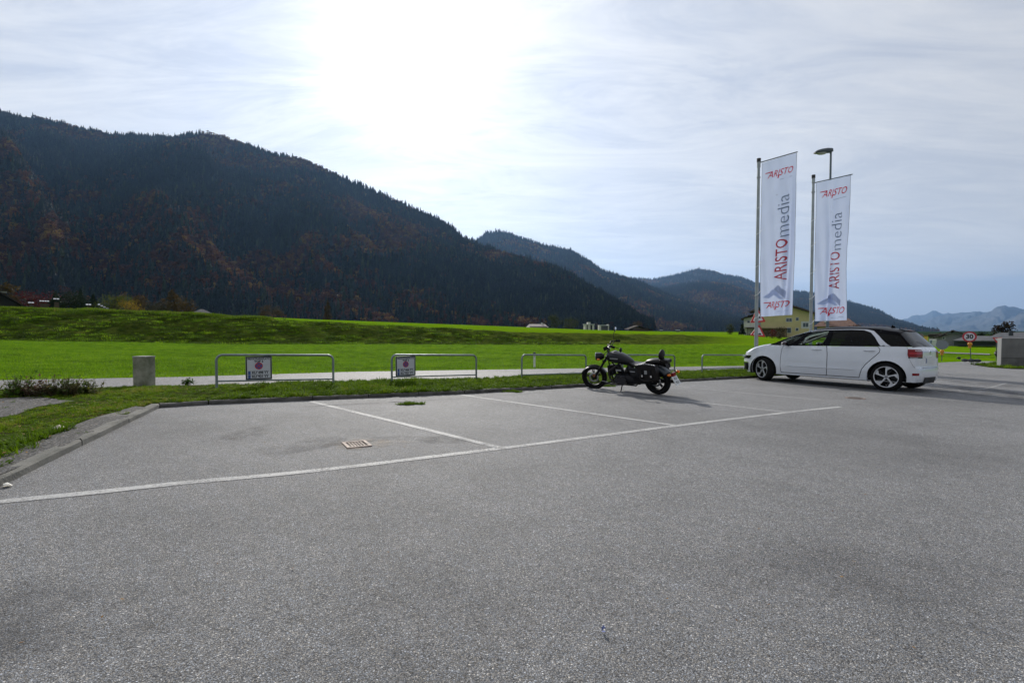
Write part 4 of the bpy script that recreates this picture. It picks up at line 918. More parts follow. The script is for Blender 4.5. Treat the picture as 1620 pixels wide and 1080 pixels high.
def flag(pole_top, pole_bot, Yd, fx0, fx1, ftopL, ftopR, fbotL, fbotR, lab, lab2, seed, fold, ties):
    (px0, py0), (px1, py1) = pole_top, pole_bot
    X = (px1-810)/FPX*Yd; zb = plane(X, Yd)-.3; top = at(px0, py0, Yd); base = Vector((top.x-(top.z-zb)*.000, Yd, zb))
    r0 = empty('flagpole', (top.x, Yd, zb)); tag(r0, lab, 'flagpole', 'banner flagpoles behind the white car')
    H = top.z-zb; rp = .058
    b = MB(); b.cyl((0, 0, -.3), (0, 0, H*.70), rp*1.15, rp*1.0, 16); b.cyl((0, 0, H*.70), (0, 0, H-.12), rp*1.0, rp*.86, 16); b.build('pole', POLE, r0)
    b = MB(); b.cyl((0, 0, H-.14), (0, 0, H), rp*1.25, rp*1.3, 16); b.build('pole_cap', mat('cap_black', (.02, .02, .025), .5), r0)
    zc = H-zof(0, Yd)*0
    s = Yd/FPX
    b = MB(); b.cyl((0, 0, H-.34), (0, 0, H-.14), rp*1.12, None, 16); b.build('collar', POLE, r0); b = MB(); b.cyl((0, 0, H-.75), (0, 0, H-.70), rp*1.2, None, 16); b.build('collar', POLE, r0)
    # banner outline in the flagpole's own frame: x to the right, z up
    def L_(px, py): q = at(px, py, Yd); return Vector((q.x-top.x, 0, q.z-zb))
    yaw = R(16); TL, TR, BL, BR = L_(fx0[0], ftopL), L_(fx1[0], ftopR), L_(fx0[1], fbotL), L_(fx1[1], fbotR)
    def surf(u, v, off=0.):
        p = (TL*(1-u)+TR*u)*v+(BL*(1-u)+BR*u)*(1-v)
        w = 1-v
        y = u*.10 + .05*math.sin(u*5+v*4+seed)*w**.5*(.4+u) + .13*math.exp(-((u-(fold+.1*math.sin(v*3)))/.07)**2)*min(1, w*1.6) - .11*math.exp(-((u-(fold+.13+.08*v))/.06)**2)*min(1, w*1.6) + .035*math.sin(u*19+v*6+seed*2)*(.25+w*.8) + .03*noise.noise(Vector((u*4, v*9, seed)))
        x = p.x - .02*math.sin(v*9+seed)*u*w - .03*u*u*math.sin(v*3.1+seed)
        z = p.z - (.03*math.sin(u*4+seed) if v < .02 else 0)*0
        return Vector((x, -y+off, z))
    fr = empty('banner', (top.x, Yd, zb)); tag(fr, lab2, 'banner flag', 'white banners with red and grey lettering')
    nu, nv = 72, 180
    rows = [[tuple(surf(i/nu, j/nv)) for i in range(nu+1)] for j in range(nv+1)]
    link('cloth', grid_mesh('cloth', rows, CLOTH), fr)
    # hems
    b = MB(); b.tube([surf(1, j/40, -.002) for j in range(41)], .007, 6); b.tube([surf(0, j/40, -.002) for j in range(41)], .007, 6); b.build('hem', ink('hem_grey_%d' % int(seed), (.42, .46, .52)), fr)
    b = MB(); b.cyl((rp*.9, 0, TL.z+.02), (TR.x+.05, -.10, TR.z+.04), .022, None, 8); b.build('top_arm', mat('arm_grey', (.14, .17, .20), .5, metal=.4), r0)
    for ty in ties:
        b = MB()
        z_ = (L_(px0, ty)).z; pts = [Vector((math.cos(a)*rp*1.25, -math.sin(a)*rp*1.25, z_-.09+.05*math.cos(a))) for a in np.linspace(3.3, .2, 7)]+[Vector((TL.x*.6+BL.x*.4+.02, -.02, z_+.06))]; b.tube(pts, .011, 5); b.build('tie_strap', mat('strap_white', (.7, .72, .74), .6), fr)
    Hh = (TL-BL).length; Wd = (TR-TL).x
    off = -.040
    def vmap(x, y):     # vertical reading text: x runs up the banner, y runs left
        return surf(min(1, max(0, uc-y/Wd)), min(1, max(0, vc+x/Hh)), off)
    # big words
    uc = .60; size = Wd*.46
    V, F = text2d('ARISTO', size, size*.003, 0, .86); xw = max(p[0] for p in V)-min(p[0] for p in V)
    span = Hh*.262; k1 = span/xw; vc = .225+.5*.262+.0; b = MB(); b.add([vmap(x*k1, y) for x, y in V], F); b.build('red_word', INKR, fr)
    V, F = text2d('media', size*1.05, -size*.012, 0, .9); xw = max(p[0] for p in V)-min(p[0] for p in V)
    span = Hh*.262; k1 = span/xw; vc = .495+.5*.262; ymn = min(p[1] for p in V); b = MB(); b.add([vmap(x*k1, (y-ymn)*.92-size*.36) for x, y in V], F); b.build('grey_word', INKG, fr)
    vc = .77; V, F = text2d('o', size*.16, 0, 0, 1); b = MB(); b.add([vmap(x, y+size*.36) for x, y in V], F); b.build('registered_mark', INKG, fr)
    # logos
    for (v0, lean) in ((.905, 0), (.07, 0)):
        def lmap(x, y): return surf(min(1, max(0, .52+x/Wd)), min(1, max(0, v0+y/Hh)), off)
        V, F = text2d('ARISTO', Wd*.27, Wd*.001, .40, .9); xw = max(p[0] for p in V)-min(p[0] for p in V); k1 = Wd*.74/xw
        b = MB(); b.add([lmap(x*k1, y) for x, y in V], F)
        zt = Wd*.10
        b.add([lmap(x, y) for x, y in ((-Wd*.42, zt), (-Wd*.42, zt-Wd*.022), (-Wd*.30, zt-Wd*.028), (-Wd*.22, zt-Wd*.02), (-Wd*.22, zt))], [(0, 1, 2, 3, 4)])
        b.add([lmap(x, y) for x, y in ((-Wd*.05, -Wd*.06), (-Wd*.02, -Wd*.06), (-Wd*.04, -Wd*.15), (-Wd*.08, -Wd*.14))], [(0, 1, 2, 3)])
        b.build('red_logo', INKL, fr)
        b = MB(); b.add([lmap(x, y) for x, y in ((0, -Wd*.20), (Wd*.36, -Wd*.18), (Wd*.36, -Wd*.19), (0, -Wd*.21))], [(0, 1, 2, 3)]); b.build('logo_line', INKG, fr)
    def gm(u, v): return surf(u, v, -.003)
    def poly_patch(pts, n=6):
        V, F = cdt_fill(resample(pts, .04), spacing=.05); return [gm(u, v) for u, v in V], F
    b = MB(); V, F = poly_patch([(.42, .172), (.54, .196), (.80, .142), (.79, .10)]); b.add(V, F); b.build('grey_chevron', INKM, fr)
    b = MB(); V, F = poly_patch([(.08, .125), (.40, .172), (.52, .155), (.70, .105), (.60, .105), (.44, .135), (.25, .115)]); b.add(V, F); b.build('pale_chevron', INKS, fr)
flag((1200.5, 251), (1197, 560), 18.6, (1205.5, 1202.5), (1257, 1252.5), 258, 243.5, 501, 498, 'tall grey flagpole with black cap, the left one of two', 'taller white banner with red and grey vertical words on the left flagpole', 1.3, .70, (325, 366, 417, 462, 498))
flag((1287, 277), (1284, 512), 20.6, (1291, 1289), (1344, 1334), 290, 278.5, 508, 506.5, 'grey flagpole with black cap, the right one standing behind the car', 'shorter white banner with red and grey vertical words on the right flagpole', 4.1, .30, (345, 385, 428, 468, 508))
# ------------------------------------------------------------------ street lamp
Y_ = 24.; top = at(1314.5, 236, Y_); zb = plane(top.x, Y_)-.4; r0 = empty('street_lamp', (top.x, Y_, zb)); tag(r0, 'grey street lamp with one flat head pointing left, behind the right banner', 'street lamp'); H = top.z-zb
b = MB(); b.cyl((0, 0, -.2), (0, 0, H), .075, .045, 14); b.build('pole', mat('lamp_pole', (.12, .15, .18), .5, metal=.4), r0)
s = Y_/FPX; hd = MB(); rings = []
for x, w, zt, zl in ((2.5, .07, .03, -.13), (0, .10, .05, -.16), (-7, .15, .04, -.17), (-16, .17, -.01, -.19), (-22, .15, -.07, -.20), (-25.5, .08, -.15, -.21)):
    rings.append([Vector((x*s, y*w, H+zl+(zt-zl)*zz)) for y, zz in ((-1, 0), (-1, .5), (-.7, .92), (0, 1), (.7, .92), (1, .5), (1, 0), (0, -.02))])
hd.loft(rings); hd.build('lamp_head', mat('lamp_head_dark', (.05, .065, .08), .45), r0)
hd = MB(); hd.ball((-15*s, 0, H-.19), .26, 16, 8, (1., .55, .35)); hd.build('lamp_glass', mat('lamp_glass', (.55, .56, .5), .15, trans=.3), r0)
# ------------------------------------------------------------------ warning signs on a post behind the left flagpole
Y_ = 21.5; s = Y_/FPX
x = (1198-810)/FPX*Y_; zb = gz(x, Y_)-.04; r0 = empty('warning_sign_post', (x, Y_, zb)); tag(r0, 'post with two red edged warning triangles behind the left flagpole', 'road sign')
b = MB(); b.cyl((0, 0, -.2), (0, 0, zof(487, Y_)-zb), .035, None, 10); b.build('post', GALV, r0)
b = MB(); b.cyl((0, 0, .1), (0, 0, zof(531, Y_)-zb), .05, None, 10); b.build('striped_sleeve', mat('sleeve', (.45, .30, .22), .7, var=.5, vscale=6, col2=(.4, .08, .05)), r0)
def tri(cx, cyb, cyt, half, rot, sym):
    c = MB(); cen = Vector(((cx-1198)*s, -.055, zof((cyb*2+cyt)/3, Y_)-zb)); Mr = Matrix.Rotation(rot, 4, 'Y')
    hh = (cyb-cyt)*s; P = [Vector((-half*s, 0, -hh/3)), Vector((half*s, 0, -hh/3)), Vector((0, 0, hh*2/3))]
    def rnd(P, r):
        out = []
        for i in range(3):
            a = P[i]; p = P[i-1]; n = P[(i+1) % 3]; d1 = (p-a).normalized(); d2 = (n-a).normalized()
            for t in (0, .33, .66, 1): q = a+(d1*(1-t)+d2*t)*r*(1-.35*math.sin(math.pi*t)); out.append(q)
        return out
    def pl(name, k, y0, y1, m, par):
        poly = [(q.x*k, q.z*k) for q in rnd(P, .06)]; b = MB(); b.prism(poly, lambda u, v: cen+Mr @ Vector((u, y0, v)), lambda u, v: cen+Mr @ Vector((u, y1, v))); return b.build(name, m, par)
    o = pl('triangle_sign', 1., 0, .012, mat('sign_red2', (.50, .03, .03), .5), r0); pl('face', .66, -.004, .0, mat('sign_face', (.66, .64, .66), .5), o)
    b = MB()
    if sym == 0: b.cyl(cen+Mr @ Vector((.08, -.006, 0)), cen+Mr @ Vector((.08, -.004, 0)), .045, None, 12); b.box(-.02, .02, -.006, -.004, -.1, .1, Matrix.Translation(cen) @ Mr)
    else:
        for xx in (-.075, .075): b.add([cen+Mr @ Vector((xx+.075*math.cos(a), -.006, -hh*.19+.075*math.sin(a))) for a in np.linspace(0, math.pi, 9)], [tuple(range(9))])
    b.build('symbol', BLK, o)
tri(1197.5, 510, 487, 12.5, R(-4), 0); tri(1198.5, 532, 512.5, 12.5, R(6), 1)
# ------------------------------------------------------------------ speed limit sign on a temporary foot
YEL = mat('lamp_yellow', (.75, .32, .02), .4, trans=.2); 
def temp_sign(px, pyc, pyb, Y, rpx, front, lab, lean=0.):
    s = Y/FPX; x = (px-810)/FPX*Y; zb = zof(pyb, Y); r0 = empty('temporary_sign', (x, Y, zb), -math.atan((px-810)/FPX)*.9); tag(r0, lab, 'road sign')
    zc = zof(pyc, Y)-zb; r = rpx*s
    b = MB(); b.cyl((lean*.1, 0, 0), (-lean*zc, 0, zc+r*.8), .02, None, 8); b.build('post', mat('sign_post', (.08, .09, .10), .6, metal=.4), r0)
    b = MB(); c = Vector((-lean*zc, -.03, zc)); b.cyl(c, c+Vector((0, .02, 0)), r, None, 32); d = b.build('disc', mat('sign_red3', (.42, .03, .05), .45) if front else mat('sign_back', (.20, .23, .25), .55, metal=.3), r0)
    if front:
        b = MB(); b.cyl(c+Vector((0, -.004, 0)), c, r*.74, None, 32); b.build('face', mat('sign_face2', (.58, .57, .62), .5), d)
        b = MB(); put_text(b, '30', lambda u, v: (c.x+u, c.y-.007, c.z+v), r*1.12, .016, 0, .92, (0, 0)); b.build('number', BLK, d)
    zl = zc-r-.12
    b = MB(); b.ball((-lean*zl, -.05, zl), .11, 12, 8, (1, .6, 1)); lm = b.build('warning_lamp', YEL, r0); b = MB(); b.box(-lean*zl-.07, -lean*zl+.07, -.05, .05, zl-.24, zl-.10); b.build('lamp_box', mat('lamp_box', (.55, .25, .03), .5), lm)
    return r0, s
r0, s = temp_sign(1537, 532.6, 570.5, 28.5, 8.4, True, 'round speed limit sign reading 30 with a yellow lamp below it', .06)
b = MB()
for x0, x1, z1, y0 in ((-.42, -.1, .10, -.2), (-.15, .2, .14, -.25), (.12, .45, .10, -.18)): b.ball(((x0+x1)/2, y0+.2, .02), (x1-x0)/2*1.1, 12, 6, (1, .8, .55))
bag = b.build('rubber_foot', mat('foot_rubber', (.06, .065, .07), .8, var=.3, vscale=8), r0)
temp_sign(1491, 545, 571, 30, 7.6, False, 'grey back of a round road sign with small yellow lamp beside the car tail', 0)
# give way sign with hanging black basket
Y_ = 31.; s = Y_/FPX; x = (1577-810)/FPX*Y_; zb = zof(565, Y_); r0 = empty('give_way_sign', (x, Y_, zb)); tag(r0, 'red edged give way triangle on a post beside the concrete wall', 'road sign')
b = MB(); b.cyl((0, 0, -.2), (0, 0, zof(535, Y_)-zb), .022, None, 8); b.build('post', mat('sign_post', (.08, .09, .10), .6), r0)
zt = zof(533.5, Y_)-zb; zl = zof(542, Y_)-zb; hw = 8*s; b = MB(); b.prism([(-hw, zt), (hw, zt), (hw*.12, zl), (-hw*.12, zl)], lambda u, v: (u, -.03, v), lambda u, v: (u, -.045, v)); d = b.build('triangle_plate', mat('sign_red2', (.5, .03, .03), .5), r0)
b = MB(); b.prism([(-hw*.62, zt-.06), (hw*.62, zt-.06), (0, zl+.10)], lambda u, v: (u, -.045, v), lambda u, v: (u, -.05, v)); b.build('face', mat('sign_face', (.66, .64, .66), .5), d)
r0 = empty('hanging_basket', (x, Y_-.1, zof(563.5, Y_))); tag(r0, 'small black container fixed to the give way post near the ground', 'container')
b = MB(); b.lathe([(.0, 0), (.10, .0), (.16, .12), (.17, .26), (.14, .27), (0, .26)], axis='Z', n=14); b.build('pot', mat('pot_black', (.012, .014, .016), .6), r0); b = MB(); b.ball((0, 0, .30), .15, 10, 6, (1, 1, .5)); b.build('filling', mat('pot_black2', (.02, .022, .016), .9), r0)
p = at(1517.5, 567.5, 33); b = MB(); b.ball((p.x, p.y, p.z+.05), .10, 10, 6, (1, .8, .9)); b.cyl((p.x-.2, p.y, p.z+.02), (p.x-.05, p.y, p.z+.12), .03, None, 6); tag(b.build('dark_hydrant_cap', mat('pot_black', (.012, .014, .016), .6)), 'small dark knob in the grass between the two road signs', 'valve cap')
# ------------------------------------------------------------------ concrete wall at the right edge
A = onp(1583.5, 579.5); Yw = A.y; zt = zof(534.5, Yw); r0 = empty('concrete_wall', (A.x, A.y, A.z), R(-6)); tag(r0, 'grey concrete panel wall at the right edge of the picture', 'wall'); H = zt-A.z
WALLM = mat('wall_concrete', (.145, .145, .14), .85, var=.18, vscale=1.2, bump=.3, bscale=30)
zs = H*.29
for i in range(4):
    b = MB(); b.box(.0+i*1.17+.008, (i+1)*1.17-.008, 0, .22, zs+.012, H-.03); b.build('wall_panel', WALLM, r0, .006)
    b = MB(); b.box(.0+i*1.17+.008, (i+1)*1.17-.008, .01, .22, -.3, zs-.012); b.build('wall_panel', mat('wall_concrete_low', (.125, .125, .118), .9, var=.25, vscale=2, bump=.3, bscale=30), r0, .006)
b = MB(); b.box(.0, 4.7, .03, .19, -.3, H-.05); b.build('wall_core', mat('wall_joint', (.04, .04, .04), .9), r0)
b = MB(); b.box(-.015, 4.7, -.015, .235, H-.03, H+.0); b.build('coping', mat('wall_coping', (.30, .30, .30), .7), r0)
b = MB(); b.box(-.02, .0, -.01, .23, -.3, H-.03); b.build('end_strip', mat('wall_end', (.35, .35, .35), .7), r0)
# ------------------------------------------------------------------ houses
YW = mat('yellow_render', (.50, .43, .22), .85, var=.08, vscale=.4, bump=.2, bscale=10); WH = mat('white_render', (.50, .49, .46), .85, var=.08, vscale=.5); BRN = mat('brown_timber', (.055, .035, .025), .8, var=.3, vscale=2); GLS = mat('window_glass', (.03, .05, .08), .08, spec=.8); FRM = mat('window_frame_white', (.52, .53, .55), .8, spec=.2)
def tilemat(name, c, c2, sc=2.2):
    return mat(name, c, .95, spec=.08, var=.3, vscale=1.2, col2=c2, bump=.5, bscale=9)
RFD = tilemat('roof_dark', (.035, .030, .028), (.055, .045, .04)); RFR = tilemat('roof_brown', (.22, .14, .11), (.15, .10, .085)); RFG = tilemat('roof_grey', (.10, .105, .115), (.13, .135, .145)); RFP = tilemat('roof_pale', (.42, .38, .35), (.32, .29, .27))
def house_frame(name, label, cat, px, Y, group=None):
    a = (px-810)/FPX; x = a*Y; rot = abs(a) > .3; r0 = empty(name, (x, Y, 0), -math.atan(a) if rot else 0); tag(r0, label, cat, group)
    s = Y/FPX/(math.sqrt(1+a*a) if rot else 1)
    return r0, (lambda p: (p-px)*s), (lambda q: zof(q, Y)), s
def window(r0, x0, x1, z0, z1, y, mull=1, frame=.12, surround=None):
    b = MB()
    if surround: b.box(x0-surround, x1+surround, y-.03, y+.02, z0-surround, z1+surround); f = b.build('window', FRM, r0)
    else: 
        b.box(x0-frame, x1+frame, y-.04, y+.02, z0-frame, z1+frame); f = b.build('window', FRM, r0)
    w = (x1-x0)/mull
    for k in range(mull): b = MB(); b.box(x0+w*k+(.05 if k else 0), x0+w*(k+1)-(.05 if k < mull-1 else 0), y-.07, y-.045, z0, z1); b.build('pane', GLS, f)
def gable_roof(r0, pts_front, y0, y1, th, m, over=.0):
    """pts_front: eave-left, apex, eave-right as (x,z)"""
    for a, c in ((pts_front[0], pts_front[1]), (pts_front[1], pts_front[2])):
        b = MB(); b.prism([(a[0], a[1]), (c[0], c[1]), (c[0], c[1]+th), (a[0], a[1]+th)], lambda u, v: (u, y0, v), lambda u, v: (u, y1, v)); b.build('roof', m, r0)
# yellow house
r0, fx, fz, s = house_frame('yellow_house', 'yellow house with a brown gable roof behind the left banner', 'house', 1235, 150)
zg = fz(538); b = MB(); b.prism([(fx(1203), zg), (fx(1286), zg), (fx(1286), fz(497)), (fx(1232), fz(480.5)), (fx(1203), fz(489.5))], lambda u, v: (u, 0, v), lambda u, v: (u, 12, v)); b.build('wall', YW, r0)
gable_roof(r0, [(fx(1184), fz(494)), (fx(1232), fz(478.5)), (fx(1291), fz(498.5))], -1.6, 13, .45, BRN)
b = MB(); b.prism([(fx(1174), zg), (fx(1203), zg), (fx(1203), fz(499)), (fx(1174), fz(503))], lambda u, v: (u, 1.5, v), lambda u, v: (u, 11, v)); b.build('side_wing', WH, r0)
b = MB(); b.prism([(fx(1169), fz(503.5)), (fx(1188), fz(496.5)), (fx(1206), fz(495)), (fx(1206), fz(497)), (fx(1188), fz(498.5)), (fx(1169), fz(505.5))], lambda u, v: (u, -.2, v), lambda u, v: (u, 12, v)); b.build('wing_roof', RFD, r0)
b = MB(); b.box(fx(1176), fx(1193), -.4, 1.5, fz(517.5), fz(510.5)); bal = b.build('balcony', WH, r0)
b = MB(); b.box(fx(1176), fx(1193), -.45, 1.5, fz(518.6), fz(517.6)); b.build('balcony_slab', BRN, bal)
window(r0, fx(1180), fx(1184), fz(510.5), fz(507), 1.5); window(r0, fx(1243.6), fx(1252), fz(508.6), fz(503.6), 0, 2, .15); window(r0, fx(1258.6), fx(1262.4), fz(507), fz(502.6), 0); window(r0, fx(1269.5), fx(1277.5), fz(517), fz(511), 0, 2, .15, .5); window(r0, fx(1258.6), fx(1262.4), fz(523), fz(518.8), 0); window(r0, fx(1245.5), fx(1251), fz(526), fz(518.5), 0)
b = MB(); b.box(fx(1180), fx(1246), -2.2, -.05, fz(520), fz(518.8)); t = b.build('terrace_beam', BRN, r0)
for q_ in (1182, 1202, 1222, 1244): b = MB(); b.box(fx(q_)-.1, fx(q_)+.1, -2.2, -2.0, zg, fz(520)); b.build('terrace_post', BRN, t)
b = MB(); b.box(fx(1183), fx(1243), -1.2, -1.0, zg, fz(528)); b.build('terrace_fence', mat('old_timber', (.16, .11, .07), .9, var=.3, vscale=2), r0)
b = MB(); b.box(fx(1204), fx(1243), -.03, .0, fz(530), fz(521)); b.build('ground_floor_panel', mat('tan_render', (.22, .15, .09), .9), r0)
# hipped roof house
r0, fx, fz, s = house_frame('hipped_house', 'house with a pinkish brown hipped roof seen over the white car roof', 'house', 1320, 165)
zg = fz(538)
b = MB(); b.box(fx(1292), fx(1350), 0, 10, zg, fz(515.5)); b.build('wall', mat('cream_render', (.40, .34, .22), .85), r0)
e = fz(516.2); tz = fz(503.2); b = MB(); b.add([(fx(1286), -1, e), (fx(1358), -1, e), (fx(1358), 11, e), (fx(1286), 11, e), (fx(1304), 5, tz), (fx(1342), 5, tz)], [(0, 1, 5, 4), (1, 2, 5), (2, 3, 4, 5), (3, 0, 4)]); b.build('roof', RFR, r0)
b = MB(); b.box(fx(1286), fx(1358), -1.05, 11, fz(517), e-.02); b.build('eave', BRN, r0)
b = MB(); b.box(fx(1303), fx(1306.5), 1, 2.5, fz(510), fz(499)); b.build('chimney', WH, r0)
# barns and sheds beyond the meadow
r0, fx, fz, s = house_frame('pale_barn', 'barn with a pale roof showing over the meadow edge, left of the round green trees', 'barn', 850, 200)
b = MB(); b.box(fx(838), fx(866), 0, 8, fz(524), fz(516)); b.build('wall', BRN, r0)
b = MB(); b.add([(fx(833), -.5, fz(517.6)), (fx(868), -.5, fz(517.6)), (fx(863), 4, fz(512.4)), (fx(838), 4, fz(512.4)), (fx(868), 9, fz(517.6)), (fx(833), 9, fz(517.6))], [(0, 1, 2, 3), (2, 4, 5, 3), (1, 4, 2), (0, 3, 5)]); b.build('roof', RFP, r0)
b = MB(); b.box(fx(857), fx(859.5), 3, 4.5, fz(513), fz(510.3)); b.build('chimney', WH, r0)
r0, fx, fz, s = house_frame('white_shed', 'small white building with a chimney tower beyond the meadow', 'shed', 931, 240)
b = MB(); b.box(fx(925), fx(928), 0, 4, fz(523), fz(513.5)); b.box(fx(930), fx(934), 0, 4, fz(523), fz(509.5)); b.box(fx(937), fx(940), 0, 4, fz(523), fz(513.5)); b.build('wall', WH, r0)
b = MB(); b.box(fx(928), fx(930), .5, 4, fz(523), fz(514)); b.box(fx(934), fx(937), .5, 4, fz(523), fz(514)); b.build('dark_bay', mat('bay_dark', (.03, .03, .035), .8), r0)
b = MB(); b.box(fx(924), fx(941), -.3, 4.3, fz(513.5), fz(512.6)); b.build('roof', FRM, r0)
r0, fx, fz, s = house_frame('white_carport', 'low white framed carport right of the white building with the tower', 'carport', 956, 240)
b = MB(); b.box(fx(948), fx(951), 0, 4, fz(523.5), fz(515)); b.build('post', WH, r0); b = MB(); b.box(fx(962), fx(963.5), 0, 4, fz(523.5), fz(513)); b.build('post', WH, r0)
b = MB(); b.box(fx(948), fx(963.5), -.3, 4.3, fz(515), fz(514)); b.build('roof', FRM, r0); b = MB(); b.box(fx(951), fx(962), 1, 3.8, fz(523.5), fz(515)); b.build('back_wall', mat('shed_grey', (.10, .10, .12), .8), r0)
r0, fx, fz, s = house_frame('dark_barn', 'low barn with a wide dark roof at the meadow edge right of the motorcycle mirror', 'barn', 1013, 230)
b = MB(); b.box(fx(1000), fx(1026), 0, 8, fz(526), fz(520)); b.build('wall', BRN, r0); gable_roof(r0, [(fx(994), fz(521.5)), (fx(1010), fz(515.5)), (fx(1032), fz(522.5))], -.6, 8.6, .3, RFD)
for k, (q_, w_, lb) in enumerate(((1046, 4, 'tiny white shed roof far beyond the meadow, left of two'), (1072, 6, 'tiny white shed roof far beyond the meadow, right of two'))):
    r0, fx, fz, s = house_frame('far_shed', lb, 'shed', q_, 260); b = MB(); b.box(fx(q_-w_/2), fx(q_+w_/2), 0, 5, fz(528), fz(522.4)); b.build('wall', mat('shed_grey', (.10, .10, .12), .8), r0); b = MB(); b.box(fx(q_-w_/2-.6), fx(q_+w_/2+.6), -.3, 5.3, fz(522.4), fz(521.6)); b.build('roof', FRM, r0)
# left sheds behind the bank
r0, fx, fz, s = house_frame('dark_gable_shed', 'dark timber shed with a gable roof at the far left edge', 'shed', 5, 90)
b = MB(); b.prism([(fx(-45), fz(500)), (fx(38), fz(500)), (fx(38), fz(485)), (fx(2), fz(465)), (fx(-45), fz(485))], lambda u, v: (u, 0, v), lambda u, v: (u, 8, v)); b.build('wall', mat('black_timber', (.012, .010, .009), .9), r0)
gable_roof(r0, [(fx(-55), fz(489)), (fx(2), fz(463.5)), (fx(46), fz(487.5))], -.8, 8.8, .25, RFD)
b = MB(); b.box(fx(-8), fx(13), -.6, .0, fz(463.2), fz(461.2)); b.build('ridge_board', mat('ridge_grey', (.18, .18, .16), .8), r0)
r0, fx, fz, s = house_frame('grey_roof_shed', 'grey hipped shed roof peeping over the bank below the rusty tree', 'shed', 320, 95)
b = MB(); b.box(fx(298), fx(342), 0, 5, fz(504), fz(499)); b.build('wall', BRN, r0); b = MB(); b.add([(fx(293), -.4, fz(500)), (fx(347), -.4, fz(500)), (fx(347), 5.4, fz(500)), (fx(293), 5.4, fz(500)), (fx(318), 2.5, fz(488.3)), (fx(322), 2.5, fz(488.3))], [(0, 1, 5, 4), (1, 2, 5), (2, 3, 4, 5), (3, 0, 4)]); b.build('roof', mat('roof_slate', (.075, .07, .075), .7, var=.2, vscale=3), r0)
# low roofs behind the bank, glints painted as pale sheet colour
GL = mat('painted_glint_sheet', (.5, .51, .54), .4, metal=.2, var=.3, vscale=6, col2=(.3, .3, .33))
for k, (x0, x1, yt, yb, lb) in enumerate(((46, 56, 477, 483, 'leftmost small glinting roof behind the bank'), (64, 80, 474.5, 481, 'glinting roof under the red shrubs'), (86, 96, 471, 479, 'glinting roof tucked against the round dark evergreen'), (137, 146, 480, 485, 'small glinting roof left of the short dark conifer'), (156, 173, 480, 490, 'sloping pale roof right of the short dark conifer'))):
    r0, fx, fz, s = house_frame('low_outbuilding', lb, 'outbuilding', (x0+x1)/2, 92)
    b = MB(); b.box(fx(x0)+.1, fx(x1)-.1, .3, 2.5, fz(yb+8), fz(yb-1)); b.build('wall', BRN, r0)
    n = max(2, int((x1-x0)/4)); 
    for j in range(n):
        a0 = fx(x0)+(fx(x1)-fx(x0))*j/n; a1 = fx(x0)+(fx(x1)-fx(x0))*(j+1)/n-.06; zz = (j*.0) if k < 4 else -(j/n)*(fz(yt)-fz(yb))*.8
        b = MB(); b.add([(a0, 0, fz(yt+2.2)+zz), (a1, 0, fz(yt+2.2)+zz), (a1, 2.6, fz(yt)+zz), (a0, 2.6, fz(yt)+zz), (a0, 0, fz(yt+2.2)+zz-.06), (a1, 0, fz(yt+2.2)+zz-.06), (a1, 2.6, fz(yt)+zz-.06), (a0, 2.6, fz(yt)+zz-.06)], [(0, 1, 2, 3), (7, 6, 5, 4), (0, 4, 5, 1), (1, 5, 6, 2), (2, 6, 7, 3), (3, 7, 4, 0)]); b.build('roof_sheet', GL, r0)
# right hand houses
r0, fx, fz, s = house_frame('gabled_house', 'white gabled house with a broad dark roof left of the 30 sign', 'house', 1505, 125)
b = MB(); b.prism([(fx(1485), fz(548)), (fx(1526), fz(548)), (fx(1526), fz(530)), (fx(1506), fz(526)), (fx(1485), fz(535))], lambda u, v: (u, 0, v), lambda u, v: (u, 10, v)); b.build('wall', mat('grey_render', (.22, .22, .23), .85), r0)
gable_roof(r0, [(fx(1476), fz(536)), (fx(1507), fz(524)), (fx(1533), fz(531))], -1.2, 11, .3, RFD); b = MB(); b.box(fx(1504.5), fx(1509.5), 3, 4.5, fz(526), fz(522)); b.build('chimney', BRN, r0); window(r0, fx(1491.5), fx(1494.5), fz(536.3), fz(533.5), 0)
r0, fx, fz, s = house_frame('low_grey_house', 'long low house with a pale grey roof behind the concrete wall', 'house', 1580, 110)
b = MB(); b.box(fx(1506), fx(1660), .5, 12, fz(548), fz(538.5)); b.build('wall', mat('dark_render', (.05, .06, .065), .8), r0)
for k, pts_ in enumerate(([(1504, 539), (1528, 531.8), (1572, 531.8), (1572, 539)], [(1552, 538.5), (1580, 526.5), (1640, 524.5), (1700, 524.5), (1700, 538.5)])):
    b = MB(); n = len(pts_); yb = [.0 if p[1] > 537 else 6 for p in pts_]; f = [Vector((fx(p[0]), (-.8-k*.6) if p[1] > 537 else 5, fz(p[1]))) for p in pts_]; g_ = [v-Vector((0, 0, .25)) for v in f]
    b.add(f+g_, [tuple(range(n)), tuple(range(n, 2*n))[::-1]]+[(i, n+i, n+(i+1) % n, (i+1) % n) for i in range(n)]); b.build('roof', RFG, r0)
b = MB(); b.cyl((fx(1599), 1.0, fz(531)), (fx(1599), 1.0, fz(523.5)), .45, .4, 10); b.build('flue', mat('flue_dark', (.02, .025, .04), .5), r0)
r0, fx, fz, s = house_frame('sunlit_yellow_shed', 'tiny bright orange yellow building end far right of the car', 'shed', 1465, 135)
b = MB(); b.box(fx(1462), fx(1468), 0, 4, fz(545), fz(531)); b.build('wall', mat('painted_sunlit_orange', (.75, .45, .12), .8), r0); b = MB(); b.box(fx(1461), fx(1469), -.3, 4.3, fz(531), fz(530.2)); b.build('roof', RFD, r0)  # sunlit brightness is put into the orange wall colour
r0, fx, fz, s = house_frame('dark_roofed_house', 'low dark roofed house just right of the car rear window', 'house', 1450, 140)
